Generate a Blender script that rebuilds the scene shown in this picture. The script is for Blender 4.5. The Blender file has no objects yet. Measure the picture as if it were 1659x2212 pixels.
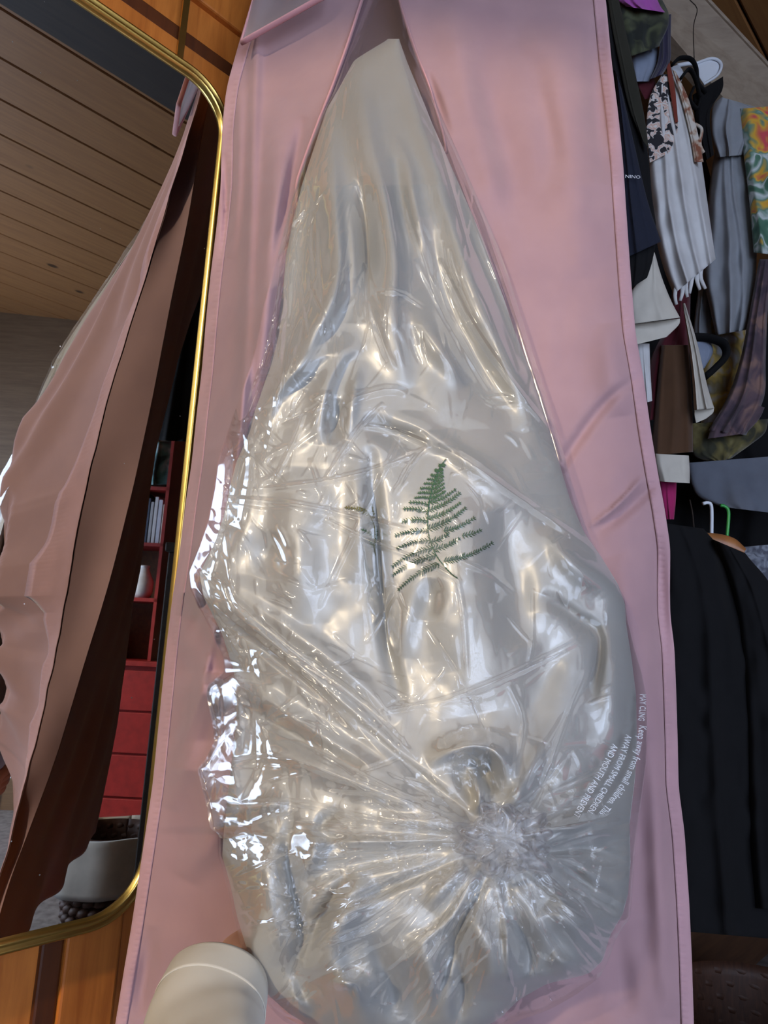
import bpy, math, random
import numpy as np
from mathutils import Matrix, Vector, Quaternion

random.seed(7)
RNG = np.random.default_rng(11)
scene = bpy.context.scene
COL = scene.collection

# ------------------------------------------------------------------ camera
IW, IH, FPX = 1659.0, 2212.0, 1500.0
CAM = np.array([0.0, 0.0, 1.30])
U = np.array([0.051, 0.982, 0.182]); U /= np.linalg.norm(U)      # world up in camera axes (right, up, forward)
Yc = np.array([0, 0, 1.0]) - U[2] * U; Yc /= np.linalg.norm(Yc)
Xc = np.cross(U, np.array([0.0, 0, 1]));  Xc = -np.cross(Yc, U) if np.cross(Yc, U)[0] < 0 else np.cross(Yc, U)
R = np.stack([Xc, Yc, U])                                        # camera axes -> world
cam = bpy.data.cameras.new('camera'); camo = bpy.data.objects.new('camera', cam); COL.objects.link(camo)
right, up, fwd = R @ [1, 0, 0], R @ [0, 1, 0], R @ [0, 0, 1]
camo.matrix_world = Matrix(((right[0], up[0], -fwd[0], CAM[0]), (right[1], up[1], -fwd[1], CAM[1]),
                            (right[2], up[2], -fwd[2], CAM[2]), (0, 0, 0, 1)))
cam.sensor_fit = 'VERTICAL'; cam.sensor_height = 24.0; cam.lens = 24.0 * FPX / IH
cam.clip_start = 0.02; cam.clip_end = 60
scene.camera = camo

# ------------------------------------------------------------------ light and exposure
scene.view_settings.view_transform = 'Standard'; scene.view_settings.look = 'None'
scene.view_settings.gamma = 1.0; scene.view_settings.use_curve_mapping = False
scene.view_settings.exposure = -0.3
world = bpy.data.worlds.new('sky'); scene.world = world; world.use_nodes = True
bgn = world.node_tree.nodes['Background']; bgn.inputs[0].default_value = (0.50, 0.66, 1.0, 1); bgn.inputs[1].default_value = 0.9

SUN_DIR = Vector((-0.52, -0.80, 0.39)).normalized()               # towards the sun
sl = bpy.data.lights.new('sun', 'SUN'); sl.energy = 2.4; sl.color = (1.0, 0.80, 0.55); sl.angle = math.radians(1.6)
so = bpy.data.objects.new('sun', sl); COL.objects.link(so)
so.rotation_euler = SUN_DIR.to_track_quat('Z', 'Y').to_euler(); so.location = (2, -5, 4)
YB = -2.5                                                        # unseen rear wall, openings placed to shape the sun patch: x0, x1, z0, z1
WINDOWS = [(-4.2, -1.85, 2.40, 4.50), (-1.64, -0.90, 2.40, 4.50), (0.10, 3.45, 0.45, 2.95)]
for k, (wx0, wx1, wz0, wz1) in enumerate(WINDOWS):
    al = bpy.data.lights.new('window_daylight', 'AREA'); al.shape = 'RECTANGLE'; al.size = wx1 - wx0; al.size_y = wz1 - wz0
    al.energy = (26.0, 8.0, 165.0)[k]; al.color = ((1.0, 0.88, 0.66), (1.0, 0.90, 0.72), (0.66, 0.77, 1.0))[k]
    ao = bpy.data.objects.new('window_daylight', al); COL.objects.link(ao)
    ao.location = ((wx0 + wx1) / 2, YB - 0.16, (wz0 + wz1) / 2); ao.rotation_euler = (math.radians(90), 0, 0)   # shines into the room
scene.cycles.max_bounces = 5; scene.cycles.transparent_max_bounces = 8
scene.cycles.diffuse_bounces = 3; scene.cycles.glossy_bounces = 3
scene.cycles.caustics_reflective = False; scene.cycles.caustics_refractive = False
scene.cycles.use_adaptive_sampling = True; scene.cycles.adaptive_threshold = 0.08; scene.cycles.adaptive_min_samples = 12
scene.cycles.use_denoising = True; scene.cycles.sample_clamp_indirect = 6.0

# ------------------------------------------------------------------ helpers
def P(px, py, d):
    """point on the ray through photo position (px, py) at a horizontal distance d in front of the camera"""
    px = np.asarray(px, float); py = np.asarray(py, float); d = np.asarray(d, float)
    px, py, d = np.broadcast_arrays(px, py, d)
    c = np.stack([(px - IW / 2) / FPX, (IH / 2 - py) / FPX, np.ones_like(px)], -1)
    w = c @ R.T
    return CAM + w * (d / w[..., 1])[..., None]

NC = np.array([-0.714, -0.091, 0.694]); NW = R @ NC; NW[2] = 0; NW /= np.linalg.norm(NW)   # mirror wall normal, pointing away from the camera
HW = np.array([NW[1], -NW[0], 0.0])                                                       # along the wall, away to the right
WALL = 1.021                                                                               # camera to mirror plane
def reflect(p):
    p = np.asarray(p, float); k = (p - CAM) @ NW - WALL
    return p - 2 * k[..., None] * NW
def on_wall(px, py, off=0.0):
    """(a, z): place on the mirror wall plane seen at (px, py)"""
    c = np.array([(px - IW / 2) / FPX, (IH / 2 - py) / FPX, 1.0]); w = R @ c
    t = (WALL + off) / (w @ NW); q = CAM + w * t
    return float((q - CAM) @ HW), float(q[2])
WM = Matrix(((HW[0], NW[0], 0, CAM[0] + NW[0] * WALL), (HW[1], NW[1], 0, CAM[1] + NW[1] * WALL), (0, 0, 1, 0), (0, 0, 0, 1)))
# wall frame: x along the wall to the right, y into the wall, z up

def mesh_np(name, V, F):
    V = np.ascontiguousarray(V, dtype=np.float32).reshape(-1, 3); F = np.ascontiguousarray(F, dtype=np.int32)
    me = bpy.data.meshes.new(name)
    k = F.shape[1]
    me.vertices.add(len(V)); me.vertices.foreach_set('co', V.ravel())
    me.loops.add(F.size); me.loops.foreach_set('vertex_index', F.ravel())
    me.polygons.add(len(F)); me.polygons.foreach_set('loop_start', np.arange(0, F.size, k, dtype=np.int32))
    me.polygons.foreach_set('loop_total', np.full(len(F), k, np.int32))
    me.polygons.foreach_set('use_smooth', np.ones(len(F), bool))
    me.update(calc_edges=True); me.validate()
    return me
def link(name, me, mat, parent=None, smooth=None):
    o = bpy.data.objects.new(name, me); COL.objects.link(o)
    if mat is not None: me.materials.append(mat)
    if smooth is False: me.polygons.foreach_set('use_smooth', np.zeros(len(me.polygons), bool))
    if parent is not None: o.parent = parent
    return o
def off(parent):
    return np.array(parent.location) if parent is not None else np.zeros(3)
def tag(o, label=None, cat=None, group=None, kind=None):
    if label: o['label'] = label
    if cat: o['category'] = cat
    if group: o['group'] = group
    if kind: o['kind'] = kind
    return o
def thing(name, loc, label, cat, group=None):
    o = bpy.data.objects.new(name, None); COL.objects.link(o); o.empty_display_size = 0.05
    o.location = Vector([float(v) for v in loc]); return tag(o, label, cat, group)
def gridF(n, m, base=0, flip=False):
    i = np.arange(n - 1)[:, None] * m + np.arange(m - 1)[None]
    i = i.ravel() + base
    q = np.stack([i, i + 1, i + m + 1, i + m], 1)
    return q[:, ::-1] if flip else q
def sheet(name, G, mat, parent=None):
    n, m = G.shape[:2]
    return link(name, mesh_np(name, G.reshape(-1, 3) - off(parent), gridF(n, m)), mat, parent)
def shell(name, GF, GB, mat, parent=None):
    """front and back grids joined round the rim"""
    n, m = GF.shape[:2]; b = n * m
    F = [gridF(n, m), gridF(n, m, b, True)]
    rim = list(range(m)) + [r * m + m - 1 for r in range(1, n)] + [(n - 1) * m + c for c in range(m - 2, -1, -1)] + [r * m for r in range(n - 2, 0, -1)]
    rim = np.array(rim); nx = np.roll(rim, -1)
    F.append(np.stack([nx, rim, rim + b, nx + b], 1))
    V = np.concatenate([GF.reshape(-1, 3), GB.reshape(-1, 3)]) - off(parent)
    return link(name, mesh_np(name, V, np.concatenate(F)), mat, parent)
BOXF = np.array([[0, 3, 2, 1], [4, 5, 6, 7], [0, 1, 5, 4], [1, 2, 6, 5], [2, 3, 7, 6], [3, 0, 4, 7]])
def boxv(x0, x1, y0, y1, z0, z1):
    return np.array([[x0, y0, z0], [x1, y0, z0], [x1, y1, z0], [x0, y1, z0], [x0, y0, z1], [x1, y0, z1], [x1, y1, z1], [x0, y1, z1]], float)
def bevel(o, w, seg=2):
    md = o.modifiers.new('bevel', 'BEVEL'); md.width = w; md.segments = seg; md.limit_method = 'ANGLE'; return o
def box(name, b, mat, parent=None, mw=None, bev=0.0):
    o = link(name, mesh_np(name, boxv(*b) - (off(parent) if mw is None and parent is not None else 0), BOXF), mat, parent, smooth=False)
    if mw is not None and parent is None: o.matrix_world = mw
    if bev: bevel(o, bev)
    return o
def tube(name, pts, rad, mat, parent=None, k=10, closed=False, flat=1.0, cap=True):
    pts = np.asarray(pts, float); n = len(pts); rad = np.broadcast_to(np.asarray(rad, float), (n,))
    tg = np.gradient(pts, axis=0) if not closed else np.roll(pts, -1, 0) - np.roll(pts, 1, 0)
    tg /= np.linalg.norm(tg, axis=1)[:, None] + 1e-12
    ref = np.array([0, 0, 1.0]) if abs(tg[0] @ [0, 0, 1]) < 0.9 else np.array([1.0, 0, 0])
    A = np.zeros_like(pts); nrm = np.cross(tg[0], ref); nrm /= np.linalg.norm(nrm)
    for i in range(n):
        nrm = nrm - (nrm @ tg[i]) * tg[i]; nrm /= np.linalg.norm(nrm); A[i] = nrm
    B = np.cross(tg, A); th = np.arange(k) * 2 * np.pi / k
    V = pts[:, None] + rad[:, None, None] * (np.cos(th)[None, :, None] * A[:, None] + flat * np.sin(th)[None, :, None] * B[:, None])
    F = []
    for i in range(n if closed else n - 1):
        j = (i + 1) % n
        for c in range(k):
            d = (c + 1) % k; F.append((i * k + c, i * k + d, j * k + d, j * k + c))
    V = V.reshape(-1, 3) - off(parent)
    if cap and not closed:
        V = np.concatenate([V, [pts[0] - off(parent), pts[-1] - off(parent)]]); a = n * k
        for c in range(k):
            d = (c + 1) % k; F.append((a, d, c, c)); F.append((a + 1, (n - 1) * k + c, (n - 1) * k + d, (n - 1) * k + d))
        me = bpy.data.meshes.new(name); me.from_pydata([tuple(v) for v in V], [], [tuple(dict.fromkeys(f)) for f in F]); me.update()
        me.polygons.foreach_set('use_smooth', np.ones(len(me.polygons), bool))
        return link(name, me, mat, parent)
    return link(name, mesh_np(name, V, np.array(F)), mat, parent)
def spline(pts, n):
    """Catmull-Rom through pts, n samples evenly along its length"""
    p = np.asarray(pts, float)
    if len(p) == 2: return p[0] + np.linspace(0, 1, n)[:, None] * (p[1] - p[0])
    q = np.vstack([2 * p[0] - p[1], p, 2 * p[-1] - p[-2]]); out = []
    for i in range(1, len(q) - 2):
        t = np.linspace(0, 1, 16, endpoint=False)[:, None]; a, b, c, d = q[i - 1:i + 3]
        out.append(0.5 * (2 * b + (c - a) * t + (2 * a - 5 * b + 4 * c - d) * t ** 2 + (3 * b - a - 3 * c + d) * t ** 3))
    out = np.vstack(out + [p[-1:]]); s = np.r_[0, np.cumsum(np.linalg.norm(np.diff(out, axis=0), axis=1))]
    u = np.linspace(0, s[-1], n)
    return np.stack([np.interp(u, s, out[:, k]) for k in range(out.shape[1])], 1)
def yfun(pts):
    a = np.array(pts, float); return lambda y: np.interp(y, a[:, 1], a[:, 0])
def smooth1(f, w=12):
    k = np.linspace(-w, w, 7); return lambda y: np.mean([f(y + d) for d in k], axis=0)
def vnoise(X, Y, sc, seed):
    """smooth value noise, -1..1"""
    r = np.random.default_rng(seed); T = r.uniform(-1, 1, (64, 64)); x = X / sc; y = Y / sc
    xi = np.floor(x).astype(int); yi = np.floor(y).astype(int); fx = x - xi; fy = y - yi
    fx = fx * fx * (3 - 2 * fx); fy = fy * fy * (3 - 2 * fy)
    g = lambda i, j: T[(xi + i) % 64, (yi + j) % 64]
    return (g(0, 0) * (1 - fx) + g(1, 0) * fx) * (1 - fy) + (g(0, 1) * (1 - fx) + g(1, 1) * fx) * fy

# ------------------------------------------------------------------ materials
def new_mat(name):
    m = bpy.data.materials.new(name); m.use_nodes = True; nt = m.node_tree
    return m, nt, nt.nodes['Principled BSDF']
def rgba(c): return (c[0], c[1], c[2], 1.0)
def srgb(r, g, b):
    return tuple((v / 255 / 12.92) if v / 255 <= 0.04045 else ((v / 255 + 0.055) / 1.055) ** 2.4 for v in (r, g, b))
def ramp(nt, fac, stops):
    n = nt.nodes.new('ShaderNodeValToRGB'); e = n.color_ramp.elements
    while len(e) < len(stops): e.new(0.5)
    for i, (p, c) in enumerate(stops): e[i].position = p; e[i].color = rgba(c)
    nt.links.new(fac, n.inputs[0]); return n.outputs[0]
def coords(nt, kind='Object', scale=(1, 1, 1), rot=(0, 0, 0)):
    t = nt.nodes.new('ShaderNodeTexCoord'); m = nt.nodes.new('ShaderNodeMapping')
    m.inputs['Scale'].default_value = scale; m.inputs['Rotation'].default_value = rot
    nt.links.new(t.outputs[kind], m.inputs[0]); return m.outputs[0]
def noise(nt, vec, scale, detail=4, rough=0.55, dist=0.0):
    n = nt.nodes.new('ShaderNodeTexNoise'); n.inputs['Scale'].default_value = scale; n.inputs['Detail'].default_value = detail
    n.inputs['Roughness'].default_value = rough; n.inputs['Distortion'].default_value = dist
    nt.links.new(vec, n.inputs['Vector']); return n.outputs['Fac']
def bump(nt, h, strength, dist, bs):
    b = nt.nodes.new('ShaderNodeBump'); b.inputs['Strength'].default_value = strength; b.inputs['Distance'].default_value = dist
    nt.links.new(h, b.inputs['Height']); nt.links.new(b.outputs[0], bs.inputs['Normal']); return b
def fabric(name, c, c2=None, rough=0.85, sheen=0.25, scale=900, trans=0.0, pattern=None, pscale=30):
    m, nt, bs = new_mat(name); v = coords(nt)
    c2 = c2 or tuple(k * 0.86 for k in c)
    if pattern is None:
        f = noise(nt, v, 14, 3)
        nt.links.new(ramp(nt, f, [(0.35, c2), (0.65, c)]), bs.inputs['Base Color'])
    else:
        f = noise(nt, v, pscale, 2, 0.4, 0.8)
        nt.links.new(ramp(nt, f, pattern), bs.inputs['Base Color']); 
    bs.inputs['Roughness'].default_value = rough; bs.inputs['Sheen Weight'].default_value = sheen
    bs.inputs['Specular IOR Level'].default_value = 0.25
    if trans: 
        out = nt.nodes['Material Output']; tr = nt.nodes.new('ShaderNodeBsdfTranslucent'); tr.inputs[0].default_value = rgba(c)
        mx = nt.nodes.new('ShaderNodeMixShader'); mx.inputs[0].default_value = trans
        nt.links.new(bs.outputs[0], mx.inputs[1]); nt.links.new(tr.outputs[0], mx.inputs[2]); nt.links.new(mx.outputs[0], out.inputs[0])
    return m
def plain(name, c, rough=0.5, metal=0.0, spec=0.5, var=0.1):
    m, nt, bs = new_mat(name); v = coords(nt); f = noise(nt, v, 22, 3)
    nt.links.new(ramp(nt, f, [(0.3, tuple(k * (1 - var) for k in c)), (0.7, tuple(min(1, k * (1 + var)) for k in c))]), bs.inputs['Base Color'])
    bs.inputs['Roughness'].default_value = rough; bs.inputs['Metallic'].default_value = metal; bs.inputs['Specular IOR Level'].default_value = spec
    return m
def wood(name, c1, c2, scale=(1, 14, 14), rough=0.45, knots=False, coat=0.0):
    m, nt, bs = new_mat(name); v = coords(nt, scale=scale)
    oi = nt.nodes.new('ShaderNodeObjectInfo'); ad = nt.nodes.new('ShaderNodeVectorMath'); ad.operation = 'ADD'
    sc = nt.nodes.new('ShaderNodeVectorMath'); sc.operation = 'SCALE'; sc.inputs[0].default_value = (17, 9, 5); nt.links.new(oi.outputs['Random'], sc.inputs[3])
    nt.links.new(v, ad.inputs[0]); nt.links.new(sc.outputs[0], ad.inputs[1]); v = ad.outputs[0]
    f = noise(nt, v, 3.0, 6, 0.6, 0.6)
    colr = ramp(nt, f, [(0.3, c2), (0.62, c1)])
    if knots:
        v2 = coords(nt, scale=(2.8, 3.7, 0.01)); a2 = nt.nodes.new('ShaderNodeVectorMath'); a2.operation = 'ADD'
        nt.links.new(v2, a2.inputs[0]); nt.links.new(sc.outputs[0], a2.inputs[1])
        vo = nt.nodes.new('ShaderNodeTexVoronoi'); vo.inputs['Scale'].default_value = 1.0; vo.inputs['Randomness'].default_value = 1.0
        nt.links.new(a2.outputs[0], vo.inputs['Vector'])
        k = ramp(nt, vo.outputs['Distance'], [(0.07, (1, 1, 1)), (0.12, (0, 0, 0))])
        mx = nt.nodes.new('ShaderNodeMix'); mx.data_type = 'RGBA'; nt.links.new(k, mx.inputs['Factor'])
        nt.links.new(colr, mx.inputs['A']); mx.inputs['B'].default_value = rgba(tuple(x * 0.22 for x in c2)); colr = mx.outputs['Result']
    nt.links.new(colr, bs.inputs['Base Color']); bs.inputs['Roughness'].default_value = rough
    bs.inputs['Coat Weight'].default_value = coat; bs.inputs['Coat Roughness'].default_value = 0.25
    bump(nt, f, 0.12, 0.002, bs); return m

M = {}
M['pink'] = fabric('pink_cloth', (0.50, 0.31, 0.33), (0.46, 0.285, 0.31), rough=0.75, sheen=0.35, trans=0.18)
M['pink_hem'] = fabric('pink_hem_cloth', (0.52, 0.31, 0.34), rough=0.8, sheen=0.3)
M['pink_bind'] = fabric('pink_binding', (0.66, 0.34, 0.36), rough=0.7, sheen=0.3)
M['door'] = wood('orange_door_wood', (0.62, 0.20, 0.035), (0.42, 0.115, 0.018), scale=(16, 16, 1.2), rough=0.35, coat=0.3)
M['door_groove'] = wood('dark_moulding_wood', (0.11, 0.03, 0.008), (0.06, 0.016, 0.005), scale=(14, 14, 1), rough=0.4)
M['plank'] = wood('ceiling_pine', (0.27, 0.125, 0.042), (0.21, 0.09, 0.03), scale=(1.2, 16, 16), rough=0.5, knots=True)
M['beam'] = wood('dark_beam', (0.03, 0.02, 0.014), (0.015, 0.010, 0.008), rough=0.7)
M['shelf'] = wood('grey_brown_board', (0.34, 0.27, 0.20), (0.25, 0.19, 0.14), scale=(1.5, 14, 14), rough=0.6, knots=True)
M['darkwall'] = wood('dark_brown_wall', (0.10, 0.045, 0.02), (0.06, 0.025, 0.012), rough=0.7)
M['white'] = plain('white_paint', (0.72, 0.71, 0.68), 0.7, var=0.03)
M['gold'] = plain('brushed_gold', (0.72, 0.50, 0.14), 0.28, metal=1.0, var=0.06)
M['mirror'], _nt, _b = new_mat('mirror_glass'); _b.inputs['Base Color'].default_value = (0.80, 0.82, 0.80, 1); _b.inputs['Metallic'].default_value = 1; _b.inputs['Roughness'].default_value = 0.012
_v = coords(_nt); _n = _nt.nodes.new('ShaderNodeTexVoronoi'); _n.inputs['Scale'].default_value = 26; _nt.links.new(_v, _n.inputs['Vector'])
_r = ramp(_nt, _n.outputs['Distance'], [(0.018, (0.4, 0.4, 0.4)), (0.035, (0.012, 0.012, 0.012))]); _nt.links.new(_r, _b.inputs['Roughness'])   # dust specks
M['red'] = plain('red_lacquer', (0.30, 0.022, 0.022), 0.4, var=0.15)
M['carpet'] = plain('grey_carpet', (0.17, 0.165, 0.17), 0.95, var=0.35)
M['black'] = fabric('black_cloth', (0.006, 0.006, 0.007), rough=0.95, sheen=0.0)
M['navy'] = fabric('navy_black_cloth', (0.012, 0.015, 0.03), rough=0.8, sheen=0.08)
M['olive'] = fabric('olive_black_cloth', (0.022, 0.021, 0.014), rough=0.85, sheen=0.08)
M['cream'] = fabric('cream_cloth', (0.62, 0.58, 0.50), rough=0.85)
M['ivory'] = fabric('ivory_cotton', (0.74, 0.74, 0.74), rough=0.85, trans=0.1)
M['greyblue'] = fabric('grey_linen', (0.30, 0.32, 0.35), rough=0.85)
M['print'] = plain('white_print', (0.85, 0.85, 0.86), 0.5, var=0.02)
M['skin'] = plain('skin', (0.55, 0.30, 0.21), 0.5, var=0.06)

# satin: pearly white with a soft wide highlight
m, nt, bs = new_mat('ivory_satin'); M['satin'] = m
v = coords(nt); f = noise(nt, v, 6, 3)
nt.links.new(ramp(nt, f, [(0.3, (0.44, 0.435, 0.405)), (0.7, (0.49, 0.485, 0.46))]), bs.inputs['Base Color'])
bs.inputs['Roughness'].default_value = 0.38; bs.inputs['Specular IOR Level'].default_value = 0.35; bs.inputs['Metallic'].default_value = 0.12
bs.inputs['Sheen Weight'].default_value = 0.2; bs.inputs['Anisotropic'].default_value = 0.4
w = noise(nt, coords(nt, scale=(1, 1, 0.35)), 70, 3); bump(nt, w, 0.10, 0.003, bs)

def film_mat(name, haze, tint, rough=0.10, boost=1.8, base=0.03, bs_scale=55, bstr=0.35):
    """thin clear polythene: mostly see-through, mirror-like glints, a faint milky haze"""
    m = bpy.data.materials.new(name); m.use_nodes = True; nt = m.node_tree; nt.nodes.clear()
    out = nt.nodes.new('ShaderNodeOutputMaterial'); tr = nt.nodes.new('ShaderNodeBsdfTransparent'); tr.inputs[0].default_value = rgba(tint)
    gl = nt.nodes.new('ShaderNodeBsdfGlossy'); gl.inputs['Roughness'].default_value = rough; gl.inputs['Color'].default_value = (1, 1, 1, 1)
    df = nt.nodes.new('ShaderNodeBsdfTranslucent'); df.inputs[0].default_value = (0.9, 0.9, 0.92, 1)
    d2 = nt.nodes.new('ShaderNodeBsdfDiffuse'); d2.inputs[0].default_value = (0.85, 0.85, 0.87, 1)
    fr = nt.nodes.new('ShaderNodeFresnel'); fr.inputs[0].default_value = 1.5
    ma = nt.nodes.new('ShaderNodeMath'); ma.operation = 'MULTIPLY_ADD'; ma.inputs[1].default_value = boost; ma.inputs[2].default_value = base; ma.use_clamp = True
    nt.links.new(fr.outputs[0], ma.inputs[0])
    cp = nt.nodes.new('ShaderNodeMath'); cp.operation = 'MINIMUM'; cp.inputs[1].default_value = 0.28; nt.links.new(ma.outputs[0], cp.inputs[0])
    hz = nt.nodes.new('ShaderNodeMixShader'); hz.inputs[0].default_value = 0.5; nt.links.new(d2.outputs[0], hz.inputs[1]); nt.links.new(df.outputs[0], hz.inputs[2])
    m1 = nt.nodes.new('ShaderNodeMixShader'); m1.inputs[0].default_value = haze; nt.links.new(tr.outputs[0], m1.inputs[1]); nt.links.new(hz.outputs[0], m1.inputs[2])
    m2 = nt.nodes.new('ShaderNodeMixShader'); nt.links.new(cp.outputs[0], m2.inputs[0]); nt.links.new(m1.outputs[0], m2.inputs[1]); nt.links.new(gl.outputs[0], m2.inputs[2])
    nt.links.new(m2.outputs[0], out.inputs[0]); return m
M['film'] = film_mat('clear_polythene', 0.035, (0.98, 0.98, 0.98), 0.14, 0.8, 0.0)
M['film_thick'] = film_mat('bunched_polythene', 0.16, (0.93, 0.93, 0.94), 0.2, 0.9, 0.01, 90, 0.5)
M['vinyl'] = film_mat('clear_vinyl', 0.5, (0.95, 0.95, 0.97), 0.12, 2.2, 0.06, 25, 0.4)

# ================================================================== THE SETTING
def wallobj(name, b, mat, parent=None, bev=0.0):
    """a box in the mirror wall's own frame"""
    o = link(name, mesh_np(name, boxv(*b), BOXF), mat, parent, smooth=False)
    if parent is None: o.matrix_world = WM
    if bev: bevel(o, bev)
    return o
aR, zTop = on_wall(470, 150); _, zBot = on_wall(300, 1966)
aR = on_wall(394, 1030)[0]
zTop = on_wall(371, 139)[1]; zBot = on_wall(120, 2001)[1]
fl = box('floor', (-4.9, 4.0, -3.5, 6.0, -0.05, 0.0), M['carpet']); tag(fl, kind='structure')
# wall behind the mirror, going on behind the clothes
wl = wallobj('wall_left', (-4.5, 7.5, 0.10, 0.20, 0, 4.6), M['darkwall']); tag(wl, kind='structure')
# panelled door on that wall
dr = bpy.data.objects.new('door_1', None); COL.objects.link(dr); dr.matrix_world = WM; tag(dr, kind='structure')
D0, D1, DT = aR - 0.62, aR + 0.30, 0.045
y0, y1 = 0.030, 0.075
zg = on_wall(420, 62)[1]; zl = on_wall(40, 2120)[1]
for a0, a1 in ((D0, D0 + 0.10), (D1 - 0.10, D1)):
    wallobj('stile', (a0, a1, y0, y1, 0, 2.75), M['door'], dr, 0.004)
for z0_, z1_ in ((zg - 0.33, zg - 0.012), (0.0, 0.22), (2.45, 2.75), (0.93, 1.05)):
    wallobj('rail', (D0 + 0.10, D1 - 0.10, y0, y1, z0_, z1_), M['door'], dr, 0.004)
am = on_wall(128, 2110)[0]
wallobj('stile', (am + 0.018, am + 0.10, y0, y1, 0.22, 0.93), M['door'], dr, 0.004)
wallobj('moulding', (am - 0.014, am + 0.018, y0 + 0.006, y1, 0.22, 0.93), M['door_groove'], dr, 0.004)
wallobj('moulding', (D0 + 0.10, D1 - 0.10, y0 + 0.006, y1, zg - 0.012, zg + 0.022), M['door_groove'], dr, 0.004)
wallobj('moulding', (D0 + 0.10, D1 - 0.10, y0 + 0.006, y1, 0.915, 0.932), M['door_groove'], dr, 0.004)
for a0, a1, z0_, z1_ in ((D0 + 0.09, am - 0.01, 0.2, 0.95), (am + 0.09, D1 - 0.09, 0.2, 0.95), (D0 + 0.09, D1 - 0.09, 1.03, zg - 0.3), (D0 + 0.09, D1 - 0.09, zg, 2.5)):
    wallobj('panel', (a0, a1, y0 + 0.014, y1 - 0.005, z0_, z1_), M['door'], dr, 0.004)
# pine ceiling over the closet side, boards parallel to the mirror wall; an added high roof over the window side for the sun
ce = bpy.data.objects.new('ceiling', None); COL.objects.link(ce); tag(ce, kind='structure')
CS = math.atan(0.08); ce.matrix_world = WM @ Matrix.Translation((0, 0.10, 3.32)) @ Matrix.Rotation(-CS, 4, 'X')
pw = 0.27; AC = -1.6  # ceiling edge AC set so it shades the bag's upper closet side
for i in range(-1, 20):
    me = mesh_np('plank', boxv(AC, 7.5, -(i + 1) * pw + 0.003, -i * pw - 0.003, 0.0, 0.03), BOXF)
    o = link('plank', me, M['plank'], ce, smooth=False); bevel(o, 0.005, 1)
link('boarding', mesh_np('boarding', boxv(AC, 7.5, -20 * pw, 0.2, 0.024, 0.05), BOXF), M['beam'], ce, smooth=False)
bmw = ce.matrix_world.copy()
b0 = link('trim_1', mesh_np('trim_1', boxv(AC, 7.5, -1.46, -0.98, -0.10, -0.002), BOXF), M['beam'], smooth=False); b0.matrix_world = bmw; tag(b0, kind='structure')
b0 = wallobj('wall_upper', (AC - 0.05, AC, -5.4, 0.15, 3.30, 4.6), M['white']); tag(b0, kind='structure')
b0 = wallobj('ceiling', (-5.0, AC, -5.4, 0.15, 4.6, 4.7), M['white']); tag(b0, kind='structure')  # added high part, lets the low sun reach the bag
# right and rear walls, the unseen rear one with windows laid out for the light
M['brownwall'] = wood('brown_boarding', (0.16, 0.10, 0.055), (0.11, 0.065, 0.035), scale=(14, 1.2, 14), rough=0.6)
XR = 3.75
wr = box('wall_right', (XR, XR + .1, -2.6, 5.4, 0, 4.8), M['brownwall']); tag(wr, kind='structure')
wb = bpy.data.objects.new('wall_back', None); COL.objects.link(wb); wb.location = (0, YB, 0); tag(wb, kind='structure')
bx_ = sorted({-4.9, XR + .1} | {w[0] for w in WINDOWS} | {w[1] for w in WINDOWS})
for xa, xb in zip(bx_[:-1], bx_[1:]):
    zc = [0.0]; 
    for w in WINDOWS:
        if w[0] <= xa + 1e-6 and w[1] >= xb - 1e-6: zc += [w[2], w[3]]
    zc += [4.8]
    for za, zb in zip(zc[0::2], zc[1::2]): box('wall_panel', (xa, xb, YB - .1, YB, za, zb), M['white'], wb)
for k, (wx0, wx1, wz0, wz1) in enumerate(WINDOWS):
    wn = bpy.data.objects.new('window_%d' % (k + 1), None); COL.objects.link(wn); wn.location = ((wx0 + wx1) / 2, YB, wz0); tag(wn, kind='structure')
    for b in ((wx0, wx0 + .04), (wx1 - .04, wx1)): box('window_frame', (b[0], b[1], YB - .07, YB - .01, wz0, wz1), M['white'], wn)
    for b in ((wz0, wz0 + .04), (wz1 - .04, wz1)): box('window_frame', (wx0, wx1, YB - .07, YB - .01, b[0], b[1]), M['white'], wn)

# ================================================================== MIRROR
def rrect(a0, a1, z0, z1, r, n=10):
    out = []
    for cx, cz, t0 in ((a1 - r, z1 - r, 0), (a0 + r, z1 - r, 90), (a0 + r, z0 + r, 180), (a1 - r, z0 + r, 270)):
        for k in range(n + 1):
            t = math.radians(t0 + 90 * k / n); out.append((cx + r * math.cos(t), cz + r * math.sin(t)))
    return np.array(out)
mi = bpy.data.objects.new('mirror', None); COL.objects.link(mi); mi.matrix_world = WM
tag(mi, 'tall mirror with a thin gold frame and rounded corners hung on the orange door', 'mirror')
A0, A1 = aR - 0.50, aR + 0.002
prof = [(0.016, 0.028), (0.016, 0.010), (0.018, -0.004), (0.015, -0.010), (0.011, -0.011), (0.009, -0.006), (0.006, -0.009), (0.002, -0.009), (0.0, -0.004), (-0.002, 0.0), (-0.002, 0.012)]
rings = []
for o_, y_ in prof:
    q = rrect(A0 - o_, A1 + o_, zBot - o_, zTop + o_, 0.075 + o_, 10); rings.append(np.column_stack([q[:, 0], np.full(len(q), y_), q[:, 1]]))
G = np.array(rings); npf, nl = G.shape[:2]
F = [(i * nl + j, i * nl + (j + 1) % nl, (i + 1) * nl + (j + 1) % nl, (i + 1) * nl + j) for i in range(npf - 1) for j in range(nl)]
o = link('frame', mesh_np('frame', G.reshape(-1, 3), np.array(F)), M['gold'], mi); tag(o, 'ridged gold frame')
q = rrect(A0, A1, zBot, zTop, 0.075, 10); me = bpy.data.meshes.new('glass')
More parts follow.
